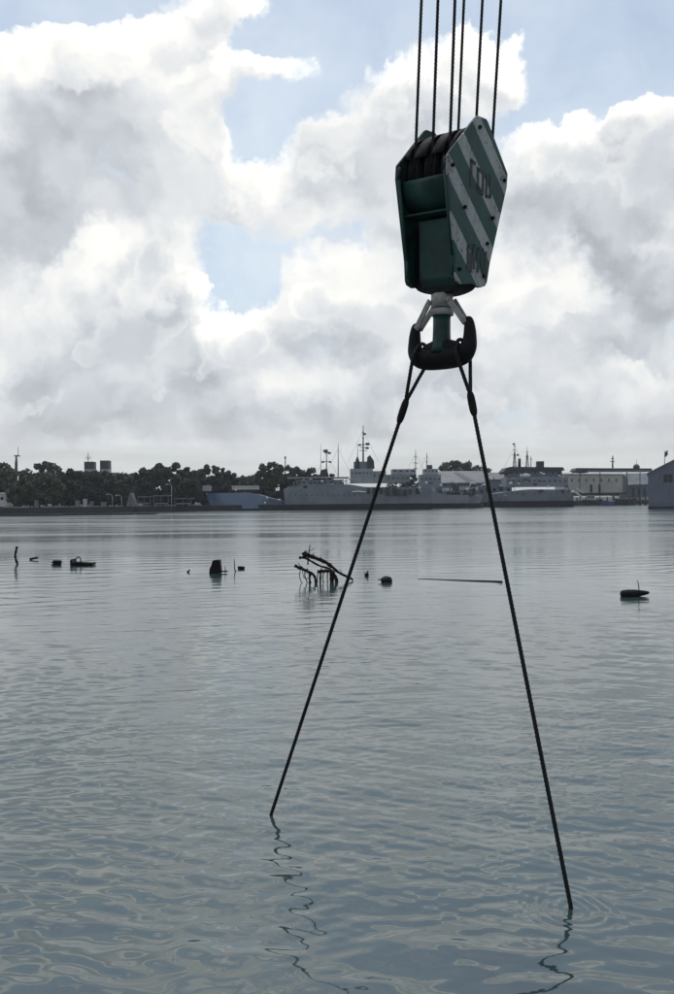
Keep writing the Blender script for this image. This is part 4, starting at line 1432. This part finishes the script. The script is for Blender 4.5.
t.part('wall', pbox(MB(), 626, 651, 473, 500, d, 10), M_WHITE)
t.part('roof', MB().prism([at(627.5, 481.5, d - 6), at(650, 480.5, d - 6), at(650, 484, d - 8), at(627, 485, d - 8)], (0, 1, 0)), M_ROOF)
t.part('front_shed', pbox(MB(), 628, 650, 484.4, 497, d - 7, 5), M_GREYW)
for x in (632, 637.5, 643):
    t.part('door', pbox(MB(), x, x + 3, 488, 497, d - 7.1, .3), M_STEELD)

# boathouse at the right edge
d = 196
bx = at(648, 500, d).x
t = Thing('boathouse', 'blue grey gabled boathouse on the water at the right picture edge', 'building', (bx + 7, d, 0), 'waterfront buildings')
xl, xr = at(648.2, 500, d).x, at(716, 500, d).x
ze, zp = at(651, 473.6, d).z, at(682, 456.6, d).z
xm = (xl + xr) / 2
wl = t.part('wall', MB().prism([(xl, d, -.5), (xr, d, -.5), (xr, d, ze), (xm, d, zp), (xl, d, ze)], (9.2, 22, 0)), M_GREYW)
for s in (-1, 1):
    xe = xl - .5 if s < 0 else xr + .5
    zz = ze - (zp - ze) / (xm - xl) * .5
    t.part('roof', MB().add([(xe, d - .5, zz + .05), (xm, d - .5, zp + .05), (xm + 9.2, d + 22.5, zp + .05), (xe + 9.2, d + 22.5, zz + .05),
                             (xe, d - .5, zz + .35), (xm, d - .5, zp + .35), (xm + 9.2, d + 22.5, zp + .35), (xe + 9.2, d + 22.5, zz + .35)],
                            [(0, 1, 2, 3), (4, 5, 6, 7), (0, 1, 5, 4), (1, 2, 6, 5), (2, 3, 7, 6), (3, 0, 4, 7)]), M_ROOF)
for x0, x1 in ((664, 667.6), (668.6, 672.6), (686, 690), (691, 695)):
    f_ = t.part('window', pbox(MB(), x0, x1, 474.2, 482.4, d - .10, .2), M_STEELD, wl)
    for k in range(2):
        t.part('pane', pbox(MB(), x0 + .4, x1 - .4, 474.8 + k * 3.9, 478.0 + k * 3.9, d - .14, .06), M_DARKW, wl)
for k in range(24):
    x = xl + (xr - xl) * (k + .5) / 24
    zt = ze + (zp - ze) * (1 - abs(x - xm) / (xm - xl)) - .25
    if 0 < zt:
        t.part('wall_rib', MB().box((x, d - .03, (.8 + zt) / 2), (.07, .06, zt - .8)), M_GREYW, wl)
t.part('plinth', MB().box((xm, d - .1, .2), (xr - xl + .1, .3, 1.0)), M_BOOT)
t.part('wall_rail', MB().box((xm, d - .12, 1.55), (xr - xl, .12, .14)), M_ROOF, wl)
fl = t.part('flag_pole', MB().tube([at(664.6, 466, d + 4), at(664.8, 450.5, d + 4)], [.09, .05], 6), M_STEELD)
fv, ff = [], []
for i in range(7):
    for j in range(4):
        p = at(664.8 + i * .62 * .9, 452.0 + j * 1.7 - i * .35 + .5 * math.sin(i * 1.1), d + 4)
        fv.append(p + Vector((0, .25 * math.sin(i * 1.3 + j * .4), 0)))
for i in range(6):
    for j in range(3):
        ff.append((i * 4 + j, (i + 1) * 4 + j, (i + 1) * 4 + j + 1, i * 4 + j + 1))
t.part('flag', MB().add(fv, ff, True), M_STEELD, fl)

# ---- timber piles and small craft in front of the warehouse quay
rr = random.Random(9)
for i, (x, y0, w_) in enumerate(((577, 498, 1), (586, 497, .8), (598, 498, 1), (607, 496.5, .9), (613.6, 494.5, 1.5), (621, 497, .9), (629, 495, 1.2), (634, 496, 1), (640, 494.6, 1.1), (645.4, 496, 1.2))):
    dd = 286
    b = Vector((at(x, 500, dd).x, dd, 0))
    ob = MB().tube([b + Vector((0, 0, -1)), b + Vector((.05, 0, 1)), Vector((b.x + rr.uniform(-.1, .1), dd, at(x, y0, dd).z))], [.32 * w_, .30 * w_, .26 * w_], 8).build('mooring_pile', M_RUST, None, b)
    order = ['first', 'second', 'third', 'fourth', 'fifth and thickest', 'sixth', 'seventh', 'eighth', 'ninth', 'tenth']
    tag(ob, 'dark timber mooring pile, %s from the left below the warehouse' % order[i], 'pile', 'mooring piles by the warehouse')


def small_boat(px0, px1, ytop, d, mat, label, cabin=None):
    xa = at(px0, 500, d).x
    t = Thing('small_boat', label, 'boat', (at((px0 + px1) / 2, 500, d).x, d, 0), 'small boats by the warehouse')
    zt = max(at((px0 + px1) / 2, ytop, d).z, .8)
    hull_part(t, 'hull', mat, (px0, px1), d, 2.8, -.4, [(0, zt), (.5, zt * .85), (1, zt * 1.15)], .1, .35, 0, .8)
    if cabin:
        house(t, 'cabin', cabin, px0 + (px1 - px0) * .2, px0 + (px1 - px0) * .55, ytop - 4.2, ytop + 1, d + .6, 1.6, 2)
    return t


small_boat(583, 604, 499.5, 290, M_BOOT, 'low dark boat with a pale cabin below the beige warehouse', M_NAVY2)
small_boat(616, 638, 498.6, 290, M_BOOT, 'low dark boat with a grey cabin near the boathouse', M_GREYW)
small_boat(604, 616, 501.0, 276, M_BLUEDK, 'small open boat in front of the warehouse quay')

# ---- clutter on the left quay under the trees
d = 224
t = Thing('quay_hut', 'small white hut at the left picture edge on the quay', 'hut', (at(2, 500, d).x, d, LAND_Z))
hw = t.part('wall', pbox(MB(), -8, 6.5, 494, 506.6, d, 5), M_WHITE)
t.part('roof', MB().prism([at(-9, 494, d - .4), at(7.2, 494, d - .4), at(5.5, 492.6, d + 1), at(-8, 492.6, d + 1)], (0, 5, 0)), M_ROOF)
t.part('window', pbox(MB(), 0.5, 3.2, 497, 500, d - .08, .2), M_DARKW, hw)
d = 226
for i, (x0, x1, y0, lab) in enumerate(((137, 151, 496.2, 'low quayside shelter with a pale roof, leftmost of the three'), (153, 169, 495.2, 'middle quayside shelter with a pale flat roof'),
                                       (174, 192, 498.0, 'rightmost and lowest of the three quayside shelters'))):
    t = Thing('quay_shelter', lab, 'shelter', (at((x0 + x1) / 2, 500, d).x, d, LAND_Z), 'quayside shelters')
    t.part('roof', pbox(MB(), x0, x1, y0, y0 + 1.1, d, 3.5), M_ROOF)
    for x in (x0 + .8, (x0 + x1) / 2, x1 - .8):
        for dy in (.3, 3.1):
            t.part('post', pole(MB(), x, y0 + 1.0, 507.6, d + dy, .08, .08), M_ROOF)
    t.part('bench', pbox(MB(), x0 + 2, x1 - 2, 503.0, 504.2, d + 1.5, .8), M_NAVY2)
d = 224
for x, y0, lab in ((112.5, 496, 'thin pale lamp post on the quay, left of a pair'), (121.5, 497, 'thin pale lamp post on the quay, right of a pair'), (171.6, 486, 'tall arched lamp post between the shelters')):
    t = Thing('lamp_post', lab, 'lamp post', (at(x, 500, d).x, d, LAND_Z), 'lamp posts on the quay')
    t.part('post', pole(MB(), x, y0, 508, d, .10, .07), M_ROOFL)
    t.part('arm', MB().tube(spline([at(x, y0, d), at(x - 1.5, y0 - 1.6, d), at(x - 4.5, y0 - 1.9, d)], 8), .06, 6), M_ROOFL)
    t.part('lamp_head', MB().blob(at(x - 5, y0 - 1.6, d), (.35, .2, .12), 1, .02, 8, 6), M_ROOFL)
# stacked sacks and tarpaulined crates
for i, (x, y0, w_, m_, lab) in enumerate(((77, 501, 3.5, M_ROOF, 'small grey crate on the quay, leftmost of three under the dark trees'), (84.5, 499.5, 3.0, M_ROOFL, 'pale upright crate on the quay between two smaller ones'),
                                          (91, 502, 2.6, M_ROOF, 'lowest grey crate on the quay under the dark trees'), (36, 500.5, 3.2, M_ROOF, 'grey crate on the quay below the olive tree'),
                                          (103, 502.5, 4.5, M_ROOF, 'wide grey crate on the quay left of the lamp posts'))):
    d = 215 + i
    t = Thing('crate', lab, 'crate', (at(x, 500, d).x, d, LAND_Z), 'crates on the quay')
    t.part('box', pbox(MB(), x - w_ / 2, x + w_ / 2, y0, 508.4, d, 1.1), m_)
    t.part('lid', pbox(MB(), x - w_ / 2 - .2, x + w_ / 2 + .2, y0 - .6, y0, d - .05, 1.2), m_)
d = 226
t = Thing('tarpaulin_tent', 'grey pointed tarpaulin tent on the quay beside the left shelter', 'tent', (at(131, 500, d).x, d, LAND_Z))
t.part('cover', MB().prism([at(126, 507.5, d), at(129.5, 493.4, d), at(131, 492.8, d), at(136.4, 507.5, d)], (0, 3, 0)), M_ROOF)
t.part('ridge_pole', pole(MB(), 130.2, 491.5, 507.5, d - .1, .07, .06), M_STEELD)


# ------------------------------------------------------------------ damp air over the harbour
def build_haze():
    m = bpy.data.materials.new('damp_air')
    m.use_nodes = True
    t = m.node_tree
    t.nodes.clear()
    out = t.nodes.new('ShaderNodeOutputMaterial')
    v = t.nodes.new('ShaderNodeVolumePrincipled')
    v.inputs['Color'].default_value = (.90, .94, 1.0, 1)
    v.inputs['Density'].default_value = HAZE
    v.inputs['Anisotropy'].default_value = .35
    t.links.new(v.outputs[0], out.inputs['Volume'])
    ob = MB().box((0, 0, 16), (19000, 19000, 38)).build('haze', m, None, (0, 0, 0))
    tag(ob, 'thin pale haze over the harbour', kind='stuff')


HAZE = .0002
build_haze()
